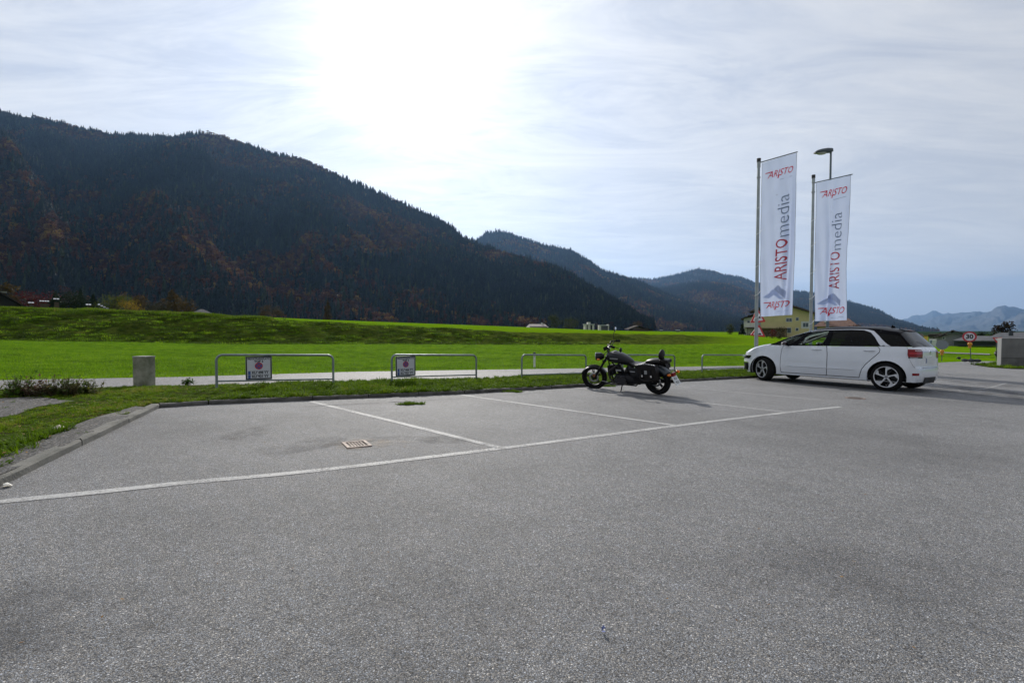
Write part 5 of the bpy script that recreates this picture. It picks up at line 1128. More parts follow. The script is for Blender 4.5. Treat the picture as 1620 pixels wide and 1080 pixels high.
b = MB(); b.box(fx(1436), fx(1461), 0, 8, fz(546), fz(532.5)); b.build('wall', mat('black_timber', (.012, .010, .009), .9), r0); b = MB(); b.add([(fx(1432), -.6, fz(533)), (fx(1462), -.6, fz(533)), (fx(1460), 4, fz(528)), (fx(1440), 4, fz(528)), (fx(1462), 9, fz(533)), (fx(1432), 9, fz(533))], [(0, 1, 2, 3), (2, 4, 5, 3), (1, 4, 2), (0, 3, 5)]); b.build('roof', RFD, r0)
r0, fx, fz, s = house_frame('long_dark_barn', 'long dark roof line between the orange building end and the gabled house', 'barn', 1480, 150)
b = MB(); b.box(fx(1469), fx(1500), 0, 8, fz(546), fz(533)); b.build('wall', mat('grey_render', (.22, .22, .23), .85), r0); b = MB(); b.box(fx(1468), fx(1502), -.5, 8.5, fz(533), fz(528.5)); b.build('roof', RFD, r0)
r0, fx, fz, s = house_frame('white_garage', 'low white garage fronts left of the gabled house', 'garage', 1475, 115)
b = MB(); b.box(fx(1470), fx(1482), 0, 3, fz(548), fz(537)); b.build('wall', FRM, r0); b = MB(); b.box(fx(1472), fx(1474.5), -.05, 0, fz(543), fz(538)); b.build('door', mat('door_blue', (.12, .16, .28), .6), r0)
# ------------------------------------------------------------------ the white car
def orient(o, X, Y, heading, lean=0., dz=0.):
    f = Vector((math.sin(heading), math.cos(heading), 0)); up = PN.copy(); f = (f-up*f.dot(up)).normalized(); l = up.cross(f).normalized()
    if lean: up2 = (up*math.cos(lean)+l*math.sin(lean)); l = up2.cross(f).normalized(); up = up2
    o.matrix_world = Matrix(((f.x, l.x, up.x, X), (f.y, l.y, up.y, Y), (f.z, l.z, up.z, plane(X, Y)+dz), (0, 0, 0, 1)))
def mark(o, x): return o
CARW = mat('car_white', (.66, .69, .74), .28, coat=.6, spec=.5, var=.02, vscale=1.5)
CARB = mat('car_black_gloss', (.004, .004, .006), .32, coat=0, spec=.05); CARK = mat('car_inner_black', (.006, .006, .007), .9); PLAS = mat('car_plastic', (.02, .02, .022), .65)
SILV = mat('car_silver', (.52, .54, .58), .28, metal=.75); CHRM = mat('chrome', (.75, .76, .78), .12, metal=1.); RUB = mat('tyre_rubber', (.010, .010, .0105), .9, spec=.15, bump=.3, bscale=200)
def tinted(nm, col, tr=.85, rough=.02):
    m = bpy.data.materials.new(nm); m.use_nodes = True; t = m.node_tree; out = t.nodes['Material Output']; t.nodes.remove(t.nodes['Principled BSDF'])
    tb = N(t, 'ShaderNodeBsdfTransparent'); tb.inputs[0].default_value = (*col, 1); gl = N(t, 'ShaderNodeBsdfGlossy'); gl.inputs['Roughness'].default_value = rough
    fr = N(t, 'ShaderNodeFresnel'); fr.inputs[0].default_value = 1.28; mx = N(t, 'ShaderNodeMixShader'); t.links.new(fr.outputs[0], mx.inputs[0]); t.links.new(tb.outputs[0], mx.inputs[1]); t.links.new(gl.outputs[0], mx.inputs[2]); t.links.new(mx.outputs[0], out.inputs[0]); return m
GCLR = tinted('clear_car_glass', (.62, .70, .66)); GDRK = tinted('privacy_glass', (.035, .04, .045))
CC = [(2.16,.20),(2.27,.28),(2.31,.42),(2.31,.56),(2.28,.68),(2.20,.79),(2.05,.88),(1.85,.955),(1.6,1.02),(1.38,1.07), (1.1,1.22),(.80,1.365),(.5,1.485),(.28,1.555), (0,1.605),(-.4,1.63),(-.9,1.625),(-1.4,1.59),(-1.8,1.54),(-2.02,1.50), (-2.04,1.46),(-2.10,1.34),(-2.18,1.18),(-2.235,1.04), (-2.26,.92),(-2.275,.78),(-2.27,.60), (-2.30,.55),(-2.325,.46),(-2.31,.34),(-2.22,.23)]
CE = [(1.93,.20),(2.00,.28),(2.03,.42),(2.02,.56),(1.97,.68),(1.90,.78),(1.78,.86),(1.62,.925),(1.42,.98),(1.24,1.015), (.98,1.16),(.70,1.30),(.42,1.42),(.20,1.49), (-.05,1.535),(-.4,1.555),(-.9,1.55),(-1.4,1.51),(-1.74,1.46),(-1.90,1.42), (-1.92,1.38),(-1.97,1.28),(-2.03,1.14),(-2.085,1.02), (-2.12,.92),(-2.14,.78),(-2.14,.60), (-2.175,.55),(-2.19,.46),(-2.17,.34),(-2.08,.23)]
def S(x, z):
    s0 = .905 - (.22*(max(0, x-1.25)/.78)**2.2) - (.135*(max(0, -x-1.5)/.68)**2.2)
    if z <= 1.0: y = s0*(1-.055*(abs(z-.60)/.42)**2)
    else: y = s0*(1-.055*(.4/.42)**2)-.20*(z-1)-.55*(z-1)**2*0-.38*(z-1)**1.5
    y += .012*(1/(1+math.exp(-(.49-z)*60)))*(1 if abs(x) < 1.0 else max(0, 1-(abs(x)-1.0)/.25))     # lower door crease
    if .82 < z < .98: y += .006*math.sin((z-.82)/.16*math.pi)
    for ax in (1.42, -1.42):                                       # flared arches
        d = math.hypot(x-ax, z-.325)
        if d < .50: y += .016*(1-sst((d-.37)/.13))
    return y
def car_build():
    root = bpy.data.objects.new('parked_car', None); COL.objects.link(root); tag(root, 'white estate style family car with black roof parked at the end of the barriers', 'car')
    def curve(C, k):
        P = [Vector((p[0], p[1], 0)) for p in C]; return [(v.x, v.y) for v in smooth_line(P, k)]
    K = 4; cc, ce = curve(CC, K), curve(CE, K)
    cx_ = lambda i: i*K
    ts = [0, .2, .4, .6, .74, .84, .91, .96, .99, 1.]
    def band(name, i0, i1, m, parent=root, pw=3.0, inset=0.):
        rows = []
        for i in range(i0*K, i1*K+1):
            c, e = cc[i], ce[i]; ye = S(*e); row = []
            for sg in [-t for t in ts[::-1]]+ts[1:]:
                t = abs(sg); k = t**pw; row.append((c[0]+(e[0]-c[0])*k, ye*sg, c[1]+(e[1]-c[1])*k))
            rows.append(row)
        return link(name, grid_mesh(name, rows, m), parent)
    band('front_bumper', 0, 4, CARW); band('bonnet_edge', 4, 6, CARW); band('bonnet', 6, 9, CARW)
    band('windscreen', 9, 13, GCLR, pw=2.2); band('roof', 13, 19, CARB, pw=3); band('rear_window', 20, 23, GDRK, pw=3.5); band('spoiler_edge', 19, 20, CARB, pw=3.5)
    band('tailgate', 23, 26, CARW, pw=4); band('rear_bumper', 26, 30, CARW, pw=4)
    def panel(name, outer, holes, sg, m, sp=.07, off=0., rim=.03, parent=root, res=.035):
        V, F = cdt_fill(resample(outer, res), [resample(h, res) for h in holes], sp)
        b = MB(); b.add([(x, sg*(S(x, z)+off), z) for x, z in V], F, True)
        for lp in [outer]+list(holes):
            L_ = resample(lp, res); n = len(L_)
            if rim: b.add([(x, sg*(S(x, z)+off), z) for x, z in L_]+[(x, sg*(S(x, z)+off-rim), z) for x, z in L_], [(i, (i+1) % n, n+(i+1) % n, n+i) for i in range(n)])
        return b.build(name, m, parent)
    def arch(cx, r, a0, a1, n=16): return [(cx+r*math.cos(a0+(a1-a0)*i/n), .325+r*math.sin(a0+(a1-a0)*i/n)) for i in range(n+1)]
    zb = .215; g = .006
    doorF = [(.93, zb+.055), (.955, .45), (.95, .70), (.925, .90), (.885, .992), (-.145, 1.012), (-.165, .95), (-.185, .80), (-.185, .45), (-.175, zb+.055)]
    doorR = [(-.18, zb+.055), (-.19, .45), (-.19, .80), (-.17, .95), (-.150, 1.012), (-1.24, 1.028), (-1.285, .95), (-1.27, .88), (-1.02, .60), (-.94, .48), (-.88, zb+.055)]
    def off_poly(p, d): return shrink(p, d)
    belt = [(1.24, .985), (.9, .992), (-.15, 1.012), (-1.3, 1.03), (-2.075, 1.035)]
    e_low_front = [p for p in ce[:9*K+1]][::-1]      # cowl down to bumper foot
    e_low_rear = [p for p in ce[23*K:30*K+1]]
    for sg in (1, -1):
        fend = [(.965, zb+.05)]+[(.961, .45), (.956, .70), (.931, .90), (.893, .993)]+[(1.24, 1.0)]+[p for p in ce[:9*K][::-2]]+arch(1.42, .37, -.30, math.pi+.30)[::1]+[(1.06, zb)]
        # order: door line up, along the bonnet edge to the nose, down, round the arch
        fend[0] = (.935, zb)
        panel('front_wing', fend, [], sg, CARW)
        q_ = [(-.89, zb), (-.889, zb+.05), (-.948, .475), (-1.028, .595), (-1.278, .875), (-1.293, .95), (-1.248, 1.03), (-1.7, 1.037), (-2.06, 1.035)]+[p for p in ce[23*K:30*K+1:2]]+[(-1.85, .235)]+arch(-1.42, .375, -.27, math.pi+.27)
        panel('rear_wing', q_, [], sg, CARW)
        panel('front_door', off_poly(doorF, g), [], sg, CARW); panel('rear_door', off_poly(doorR, g), [], sg, CARW)
        panel('sill', [(.93, zb), (.93, zb+.045), (-.925, zb+.045), (-.925, zb)], [], sg, CARW)
        # dark skin under the panel gaps
        V, F = cdt_fill(resample([(1.0, zb+.02), (1.0, .98), (-1.36, 1.03), (-1.36, .95), (-1.02, .55), (-.96, zb+.02)], .08), (), .1); b = MB(); b.add([(x, sg*(S(x, z)-.022), z) for x, z in V], F, True); b.build('door_frame', CARK, root)
        # greenhouse
        up = [p for p in ce[9*K:23*K+1:1]]
        GQ = [(1.16, 1.030), (.70, 1.030), (.46, 1.325), (.60, 1.295)]; GF = [(.52, 1.035), (-.09, 1.040), (-.115, 1.475), (.10, 1.465), (.24, 1.415), (.34, 1.33)]
        GR = [(-.21, 1.045), (-1.17, 1.05), (-1.24, 1.075), (-1.14, 1.27), (-1.00, 1.41), (-.86, 1.478), (-.60, 1.492), (-.215, 1.487)]; GB = [(-1.50, 1.055), (-1.94, 1.06), (-1.89, 1.25), (-1.82, 1.37), (-1.30, 1.425), (-1.24, 1.40), (-1.36, 1.24)]
        outer = [(1.24, 1.006)]+[p for p in up[1:-1]]+[(-2.07, 1.042), (-1.3, 1.037), (-.15, 1.018), (.9, .998)]
        panel('window_frame', outer, [GQ, GF, GR, GB], sg, CARB, rim=.0)
        for nm, G_, m in (('quarter_glass', GQ, GCLR), ('front_door_glass', GF, GCLR), ('rear_door_glass', GR, GDRK), ('rear_quarter_glass', GB, GDRK)): panel(nm, off_poly(G_, -.012) if True else G_, [], sg, m, off=-.010, rim=0)
        # silver arch over the side windows
        ins = [(.30, 1.435), (.14, 1.475), (-.1, 1.500), (-.6, 1.512), (-.88, 1.496), (-1.03, 1.43), (-1.17, 1.28), (-1.29, 1.075), (-1.31, 1.043)]
        out_ = [(-1.52, 1.045), (-1.46, 1.10), (-1.27, 1.33), (-1.09, 1.475), (-.93, 1.520), (-.6, 1.530), (-.1, 1.518), (.14, 1.490), (.28, 1.452)]
        panel('silver_arch', ins+out_, [], sg, SILV, off=.007, rim=.012, sp=.05, res=.03)
        # handles
        for hx, hz in ((.06, .915), (-1.08, .925)):
            b = MB(); b.tube([(hx+.11, sg*(S(hx, hz)+.004), hz), (hx+.08, sg*(S(hx, hz)+.03), hz+.003), (hx-.08, sg*(S(hx, hz)+.03), hz+.003), (hx-.11, sg*(S(hx, hz)+.004), hz)], [.012, .016, .016, .012], 8); b.build('door_handle', CARW, root)
        # bump strip
        b = MB(); b.tube([(x, sg*(S(x, .455)+.006), .455-.002*x) for x in np.linspace(.80, -.80, 24)], [.003]+[.009]*22+[.003], 6); b.build('side_strip', CARW, root)
        # wheel arch liner
        for ax, r in ((1.42, .372), (-1.42, .377)):
            b = MB(); n = 20; rings = [[(ax+r*math.cos(a), sg*y, .325+r*math.sin(a)) for a in np.linspace(-.35, math.pi+.35, n)] for y in (S(ax, .6)-.01, .56)]
            b.add(rings[0]+rings[1], [(i, i+1, n+i+1, n+i) for i in range(n-1)], True); b.add([(ax+r*math.cos(a), sg*.56, .325+r*math.sin(a)) for a in np.linspace(-.35, math.pi+.35, n)], [tuple(range(n))]); b.build('arch_liner', CARK, root)
        # mirror
        b = MB(); b.ball((.80, sg*1.0, 1.055), .1, 16, 10, (.75, 1.15, .72)); mi = b.build('mirror', mat('mirror_shell', (.03, .012, .016), .2, coat=.5), root)
        b = MB(); b.cyl((.77, sg*.86, 1.0), (.80, sg*.95, 1.03), .022, None, 8); b.build('mirror_foot', CARB, mi); b = MB(); b.cyl((.728, sg*1.01, 1.055), (.724, sg*1.01, 1.055), .06, None, 14); b.build('mirror_glass', CARB, mi); b = MB(); b.box(.74, .86, sg*1.05-.06, sg*1.05+.06, 1.01, 1.02); b.build('mirror_trim', SILV, mi)
        # lights: on the corner surface between side and nose
        def corner(rows_pts, name, m, front=True, off=.006, parent=root, cut=.7):
            """quad strip that wraps from the side (x,z) onto the nose/tail band"""
            rows = []
            for zr, xs, tb in rows_pts:      # height, x on the side where it starts, t on the band where it ends
                row = []
                # side portion
                idx = min(range(len(ce)), key=lambda i: abs(ce[i][1]-zr)+(0 if ((ce[i][0] > 0) == front) else 9)); e = ce[idx]; c = cc[idx]
                for k in range(7): x = xs+(e[0]-xs)*k/6; row.append((x, sg*(S(x, zr)+off), zr))
                for k in range(1, 7):
                    t = 1-(1-tb)*k/6; q = t**(3 if front else 4); row.append((c[0]+(e[0]-c[0])*q+(off if front else -off), sg*S(*e)*t+0, c[1]+(e[1]-c[1])*q*0+(zr-c[1])*1.0 if False else zr))
                rows.append(row)
            return link(name, grid_mesh(name, rows, m), parent)
        corner([(.60, 1.90, .80), (.645, 1.84, .72), (.69, 1.82, .70)], 'headlamp', CARB)
        corner([(.655, 1.875, .78), (.675, 1.86, .76)], 'headlamp_glass', CHRM, off=.014)
        corner([(.768, 1.78, .55), (.785, 1.74, .5)], 'daytime_light', mat('drl', (.8, .8, .85), .2), off=.012)
        corner([(.27, 1.95, .74), (.36, 1.93, .74), (.47, 1.93, .76)], 'fog_lamp', CARB)
        corner([(.475, 1.915, .70), (.50, 1.92, .70)], 'fog_chrome', CHRM, off=.012); corner([(.245, 1.93, .72), (.268, 1.93, .72)], 'fog_chrome', CHRM, off=.012)
        TL_ = mat('tail_red', (.20, .004, .008), .2, spec=.3); corner([(.80, -1.84, .62), (.86, -1.80, .60), (.93, -1.80, .60), (.975, -1.83, .64)], 'tail_lamp', TL_, False, .012)
        corner([(.775, -1.85, .62), (.797, -1.84, .62)], 'tail_lamp_base', CARB, False, .010); corner([(.786, -1.93, .9), (.794, -1.93, .9)], 'tail_lamp_white', mat('drl', (.8, .8, .85), .2), False, .016)
        corner([(.87, -1.87, .68), (.90, -1.87, .68)], 'tail_lamp_band', mat('tail_bright', (.42, .02, .03), .2, spec=.3), False, .017)
        corner([(.385, -2.03, .86), (.44, -2.03, .86)], 'rear_reflector', TL_, False, .006)
        # tailgate seam
        b = MB(); b.tube([(x, sg*(S(x, z)+.001), z) for x, z in ((-1.84, 1.03), (-1.83, .98)) ]+[(x, sg*(S(x, z)+.001), z) for x, z in ((-1.86, .79), (-1.97, .68), (-2.06, .60), (-2.13, .565))], .004, 6); b.build('tailgate_seam', CARK, root)
    b = MB(); b.tube([(-2.295, y, .562) for y in np.linspace(-.5, .5, 9)], .005, 6); b.build('tailgate_seam', CARK, root)
    # rear: plate, emblem, wiper, diffuser, spoiler
    b = MB(); b.box(-2.292, -2.272, -.27, .27, .66, .78); pl = b.build('number_plate', mat('plate_white', (.6, .62, .62), .4), root); b = MB(); b.box(-2.296, -2.2925, .225, .265, .665, .775); b.build('blue_band', BLUE, pl)
    b = MB(); b.box(-2.29, -2.27, -.34, .34, .79, .83); b.build('tailgate_trim', CARW, root)
    b = MB()
    for dz in (0, .045): b.prism([(-.06, .88+dz), (0, .92+dz), (.06, .88+dz), (.06, .862+dz), (0, .90+dz), (-.06, .862+dz)], lambda u, v: (-2.285, u, v), lambda u, v: (-2.262, u, v))
    b.build('chevron_emblem', CHRM, root); b = MB()
    for dz in (0, .045): b.prism([(-.07, .60+dz), (0, .645+dz), (.07, .60+dz), (.07, .58+dz), (0, .625+dz), (-.07, .58+dz)], lambda u, v: (2.30, u, v), lambda u, v: (2.335, u, v))
    b.build('chevron_emblem', CHRM, root)
    b = MB(); b.tube([(-2.25, 0, 1.06), (-2.262, .02, 1.09), (-2.21, .30, 1.19)], .008, 6); b.build('rear_wiper', PLAS, root)
    b = MB(); b.prism([(-2.25, .20), (-2.18, .30), (-2.335, .34), (-2.335, .31)], lambda u, v: (u, -.36, v), lambda u, v: (u, .36, v)); b.build('diffuser', PLAS, root)
    b = MB(); b.prism([(-1.80, 1.545), (-2.07, 1.508), (-2.085, 1.495), (-2.02, 1.48), (-1.8, 1.50)], lambda u, v: (u, -.36, v), lambda u, v: (u, .36, v)); b.build('spoiler', CARB, root, .006)
    b = MB(); b.box(-2.118, -2.10, -.16, .16, 1.497, 1.51); b.build('high_brake_light', mat('tail_red', (.24, .006, .012), .12), root)
    b = MB(); b.prism([(-1.38, 1.59), (-1.62, 1.57), (-1.60, 1.63), (-1.53, 1.665), (-1.50, 1.665)], lambda u, v: (u, -.016, v), lambda u, v: (u, .016, v)); b.build('roof_aerial', CARB, root, .004)
    # grille and front opening
    b = MB(); b.prism([(-.45, .40), (.45, .40), (.5, .27), (-.5, .27)], lambda u, v: (2.27-.40*abs(u)**2, u, v), lambda u, v: (2.315-.50*abs(u)**2, u, v)); b.build('lower_grille', PLAS, root)
    for zz in (.62, .66):
        b = MB(); b.tube([(2.315-.30*(abs(y)/.78)**3, y, zz+.02*abs(y)) for y in np.linspace(-.62, .62, 17)], .010, 6); b.build('grille_bar', CHRM, root)
    # underbody, interior
    b = MB(); b.box(-2.1, 1.9, -.55, .55, .19, .30); b.box(-1.0, 1.0, -.83, .83, .20, .27); b.build('underbody', CARK, root)
    IN = mat('cabin_dark', (.03, .032, .036), .8); b = MB(); b.box(-2.0, 1.2, -.80, .80, .28, .34); b.build('cabin_floor', IN, root)
    b = MB(); b.prism([(1.30, .98), (.85, 1.0), (.70, .90), (.72, .6), (1.30, .6)], lambda u, v: (u, -.78, v), lambda u, v: (u, .78, v)); b.build('dashboard', IN, root, .02)
    b = MB(); c = Vector((.60, .36, .93)); ax = Vector((.9, 0, -.42)).normalized(); u_ = Vector((0, 1, 0)); v_ = ax.cross(u_); b.tube([c+(u_*math.cos(a)+v_*math.sin(a))*.18 for a in np.linspace(0, 2*math.pi, 25)[:-1]], .016, 6, closed=True); b.cyl(c, c+ax*.2, .05, .03, 8); b.tube([c-u_*.17, c, c+u_*.17], .014, 6); b.build('steering_wheel', IN, root)
    SEAT = mat('seat_fabric', (.05, .05, .055), .85)
    for sx in (-.05, -.95):
        for sy in (.38, -.38):
            st = MB(); st.box(sx-.28, sx+.28, sy-.25, sy+.25, .45, .60); so_ = st.build('seat', SEAT, root, .04); st = MB(); Mx = Matrix.Translation((sx-.25, sy, .58)) @ Matrix.Rotation(R(-14), 4, 'Y'); st.box(-.07, .07, -.24, .24, 0, .58, Mx); st.build('seat_back', SEAT, so_, .04)
            if sx > -.5: st = MB(); Mx = Matrix.Translation((sx-.40, sy, 1.16)) @ Matrix.Rotation(R(-8), 4, 'Y'); st.box(-.04, .05, -.12, .12, 0, .17, Mx); st.build('headrest', SEAT, so_, .03)
    for sg in (1, -1): b = MB(); b.tube([(1.0, sg*.66, 1.10), (.55, sg*.62, 1.33), (.22, sg*.58, 1.47)], .03, 6); b.build('inner_pillar', mat('pillar_grey', (.35, .37, .38), .7), root)
    # wheels
    def wheel(x, sg, steer):
        w = empty('wheel', (x, sg*.80, .325), 0, root); w.rotation_euler = (0, 0, steer+(math.pi if sg < 0 else 0))
        hw = .108
        b = MB(); b.lathe([(.236, -hw*.9), (.262, -hw), (.300, -hw*.96), (.318, -hw*.72), (.325, -hw*.4), (.326, 0), (.325, hw*.4), (.318, hw*.72), (.300, hw*.96), (.262, hw), (.236, hw*.9)], n=48); b.build('tyre', RUB, w)
        for yy in (-.05, -.017, .017, .05): 
            pass
        b = MB(); b.lathe([(.238, hw*.9), (.232, hw*.80), (.218, hw*.45), (.205, -hw*.8), (.236, -hw*.9)], n=40); b.build('rim', mat('rim_black', (.015, .015, .017), .35, metal=.5), w)
        b = MB(); b.lathe([(.238, hw*.90), (.245, hw*.97), (.236, hw*1.0), (.226, hw*.92)], n=40); b.build('rim_edge', mat('rim_silver', (.60, .61, .63), .4, metal=.5), w)
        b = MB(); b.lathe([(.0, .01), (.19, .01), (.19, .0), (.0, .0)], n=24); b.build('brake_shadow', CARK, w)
        for k in range(5):
            a = 2*math.pi*k/5+.3; b = MB(); ca, sa = math.cos(a), math.sin(a)
            def P(r, t): return (r*math.cos(a+t), r*math.sin(a+t))
            poly = [P(.035, -.7), P(.10, -.16), P(.17, -.10), P(.236, -.05), P(.236, .46), P(.205, .40), P(.155, .10), P(.09, .12), P(.035, .7)]
            b.prism(poly, lambda u, v: (u, hw*.80, v), lambda u, v: (u, hw*.55, v)); b.build('spoke', mat('rim_silver', (.60, .61, .63), .4, metal=.5), w, .003)
            b = MB(); poly = [P(.08, .30), P(.15, .28), P(.19, .45), P(.236, .52), P(.236, .66), P(.17, .55), P(.08, .5)]; b.prism(poly, lambda u, v: (u, hw*.6, v), lambda u, v: (u, hw*.4, v)); b.build('dark_spoke', mat('rim_black', (.015, .015, .017), .35, metal=.5), w)
        b = MB(); b.cyl((0, hw*.5, 0), (0, hw*.84, 0), .036, .032, 16); b.build('hub_cap', mat('rim_grey', (.2, .2, .22), .4, metal=.6), w)
    for x, sg in ((1.42, 1), (1.42, -1), (-1.42, 1), (-1.42, -1)): wheel(x, sg, R(-27) if x > 0 else 0)
    return root
car = car_build()
done = set()
for o in car.children_recursive:
    if o.type == 'MESH' and o.data.name not in done and (o.parent is None or not o.parent.name.startswith('wheel')):
        done.add(o.data.name)
        for v in o.data.vertices:
            x, y, z = v.co
            if x < -1.80: v.co.x = -1.80+(x+1.80)*.35
            if z > .95: v.co.x += .30*sst((-1.0-v.co.x)/.8)*(z-.95)/.55
            if z > 1.0: v.co.z = 1.0+(z-1.0)*.83
A, B = onp(1403, 618.3), onp(1207, 601.5); hd = B-A; heading = math.atan2(hd.x, hd.y); f = hd.normalized(); l = PN.cross(f).normalized(); mid = (A+B)/2-l*.86
orient(car, mid.x, mid.y, heading)
# ------------------------------------------------------------------ motorcycle
def bike_build():
    root = bpy.data.objects.new('motorcycle', None); COL.objects.link(root); tag(root, 'black cruiser motorcycle with saddlebags leaning on its side stand', 'motorcycle')
    BK = mat('bike_black', (.006, .007, .010), .35, coat=.1, spec=.3, var=.15, vscale=6); MBK_ = mat('bike_matt_black', (.005, .005, .006), .6, spec=.2); GM = mat('engine_black', (.010, .010, .012), .5, metal=.2, spec=.3); LEA = mat('seat_leather', (.008, .006, .006), .42, spec=.3, bump=.3, bscale=90); STL = mat('bike_steel', (.35, .35, .36), .3, metal=.9); ORG = mat('indicator_orange', (.75, .18, .01), .2, trans=.2)
    RW, FW, WB = .275, .275, .76
    def wheel(name, x, R_, tw, steer=0, parent=root):
        w = empty(name, (x, 0, R_), 0, parent); w.rotation_euler = (0, 0, steer)
        b = MB(); r1 = R_-tw*.56; b.lathe([(r1, -tw*.32), (r1+.03, -tw*.47), (R_-tw*.35, -tw*.5), (R_-tw*.12, -tw*.36), (R_, 0), (R_-tw*.12, tw*.36), (R_-tw*.35, tw*.5), (r1+.03, tw*.47), (r1, tw*.32)], n=44); b.build('tyre', RUB, w)
        b = MB(); b.lathe([(r1+.004, -tw*.36), (r1-.022, -tw*.28), (r1-.022, tw*.28), (r1+.004, tw*.36), (r1+.004, tw*.30), (r1-.012, 0), (r1+.004, -tw*.30), (r1+.004, -tw*.36)], n=44); b.build('rim', MBK_, w)
        for k in range(5):
            a = 2*math.pi*k/5+.25; b = MB()
            for da in (-.10, .10): b.cyl((math.cos(a+da*2.2)*.03, 0, math.sin(a+da*2.2)*.03), (math.cos(a+da)*(r1-.01), 0, math.sin(a+da)*(r1-.01)), .014, .010, 6)
            b.build('spoke', MBK_, w)
        b = MB(); b.cyl((0, -.07, 0), (0, .07, 0), .042, None, 16); b.build('hub', MBK_, w)
        b = MB(); yy = .062; b.lathe([(.065, yy), (.105, yy), (.105, yy+.005), (.065, yy+.005), (.065, yy)], n=28); b.build('brake_disc', STL, w)
        return w
    wheel('rear_wheel', -WB, RW, .155)
    # steering assembly
    st = R(26); fw = wheel('front_wheel', WB, FW, .14, st)
    def T(p):            # rotate a steering part about the steering axis foot
        v = Vector(p)-Vector((.50, 0, .6)); return Matrix.Rotation(st, 3, 'Z') @ v+Vector((.50, 0, .6))
    # shift wheel to follow
    q = T((WB, 0, FW)); fw.location = q
    b = MB(); axle = Vector((WB, 0, FW)); head = Vector((.42, 0, .80))
    for y in (-.095, .095):
        b = MB(); b.cyl(T(axle+Vector((0, y, 0))), T(axle.lerp(head, .5)+Vector((0, y, 0))), .030, None, 10); b.cyl(T(axle.lerp(head, .5)+Vector((0, y, 0))), T(head+Vector((0, y, 0))), .022, None, 10); b.build('fork_leg', MBK_ , root)
    b = MB()
    for t in (.80, 1.0): c = axle.lerp(head, t); b.box(-.035, .035, -.13, .13, -.015, .015, Matrix.Translation(T(c)) @ Matrix.Rotation(st, 4, 'Z'))
    b.build('triple_clamp', MBK_, root)
    b = MB()
    for a0 in [0]:
        rows = []; n = 14
        for i in range(n+1):
            a = R(28)+R(128)*i/n; rr_ = FW+.035; rows.append([T((WB+math.cos(a)*rr_*k, y, FW+math.sin(a)*rr_*k)) for y, k in ((-.085, .90), (-.08, .97), (-.05, 1.0), (0, 1.01), (.05, 1.0), (.08, .97), (.085, .90))])
    o = link('front_fender', grid_mesh('front_fender', [[tuple(p) for p in r] for r in rows], BK), root); s_ = o.modifiers.new('t', 'SOLIDIFY'); s_.thickness = .006
    b = MB(); b.tube([T((WB-.03, .10, FW+.12)), T((WB-.02, .10, FW+.06))], .035, 8); b.build('brake_caliper', mat('caliper_bronze', (.25, .10, .04), .4, metal=.5), root)
    # headlight
    hl = MB(); c = Vector(T((.62, 0, .80))); ax = (Matrix.Rotation(st, 3, 'Z') @ Vector((1, 0, .02))).normalized(); hl.cyl(c-ax*.12, c-ax*.05, .05, .09, 18); hl.cyl(c-ax*.05, c+ax*.06, .09, .092, 18); h = hl.build('headlight', BK, root); hl = MB(); hl.cyl(c+ax*.06, c+ax*.068, .09, .07, 18); hl.build('headlight_lens', mat('lens_clear', (.5, .52, .55), .1), h); hl = MB(); hl.tube([c+ax*.058+(Matrix.Rotation(st, 3, 'Z') @ Vector((0, math.cos(a), 0)))*.092+Vector((0, 0, math.sin(a)*.092)) for a in np.linspace(0, 6.283, 21)[:-1]], .005, 5, closed=True); hl.build('headlight_ring', CHRM, h)
    # handlebar
    hb = [(.40, 0, .84), (.40, .06, .86), (.38, .12, 1.02), (.36, .20, 1.06), (.27, .33, 1.05), (.21, .39, 1.035)]
    for sg in (1, -1):
        b = MB(); b.tube([T((x, sg*y, z)) for x, y, z in hb], .013, 8); b.build('handlebar', MBK_, root)
        b = MB(); b.cyl(T((.27, sg*.33, 1.05)), T((.20, sg*.40, 1.035)), .022, None, 10); b.build('grip', RUB, root)
        b = MB(); b.tube([T((.30, sg*.31, 1.06)), T((.34, sg*.36, 1.05)), T((.26, sg*.46, 1.03))], .006, 6); b.build('lever', STL, root)
        b = MB(); b.tube([T((.31, sg*.29, 1.06)), T((.32, sg*.36, 1.16) if sg < 0 else (.20, .42, 1.06)), T((.30, sg*.42, 1.22) if sg < 0 else (.10, .45, 1.02))], .006, 6); m = b.build('mirror', MBK_, root)
        cc_ = Vector(T((.29, sg*.46, 1.25) if sg < 0 else (.06, .47, 1.0))); Mx = Matrix.Rotation(st+R(-8), 3, 'Z')
        b = MB(); b.ball(cc_, .065, 14, 8, (.28, 1.05, .62), Mx); b.build('mirror_shell', MBK_, m); b = MB(); b.ball(cc_+Mx @ Vector((-.012, 0, 0)), .056, 14, 8, (.2, 1.05, .62), Mx); b.build('mirror_glass', CHRM if sg < 0 else MBK_, m)
        b = MB(); p_ = Vector(T((.60, sg*.17, .76))); b.cyl(T((.56, sg*.08, .76)), p_, .008, None, 6); i_ = b.build('indicator_stalk', MBK_, root); b = MB(); b.ball(p_, .032, 10, 6, (1.2, .9, .8)); b.build('indicator', ORG, i_)
    b = MB(); c = T((.44, 0, .97)); b.cyl(c+Vector((0, 0, -.03)), c+Vector((.02, 0, .03)), .055, None, 16); b.build('speedometer', MBK_, root)
    b = MB(); b.tube([T((.30, .30, 1.04)), T((.42, .16, .92)), T((.56, .09, .80)), T((.50, .05, .62))], .007, 6); b.tube([T((.30, -.30, 1.04)), T((.42, -.16, .92)), T((.50, -.05, .70))], .007, 6); b.build('cable', MBK_, root)
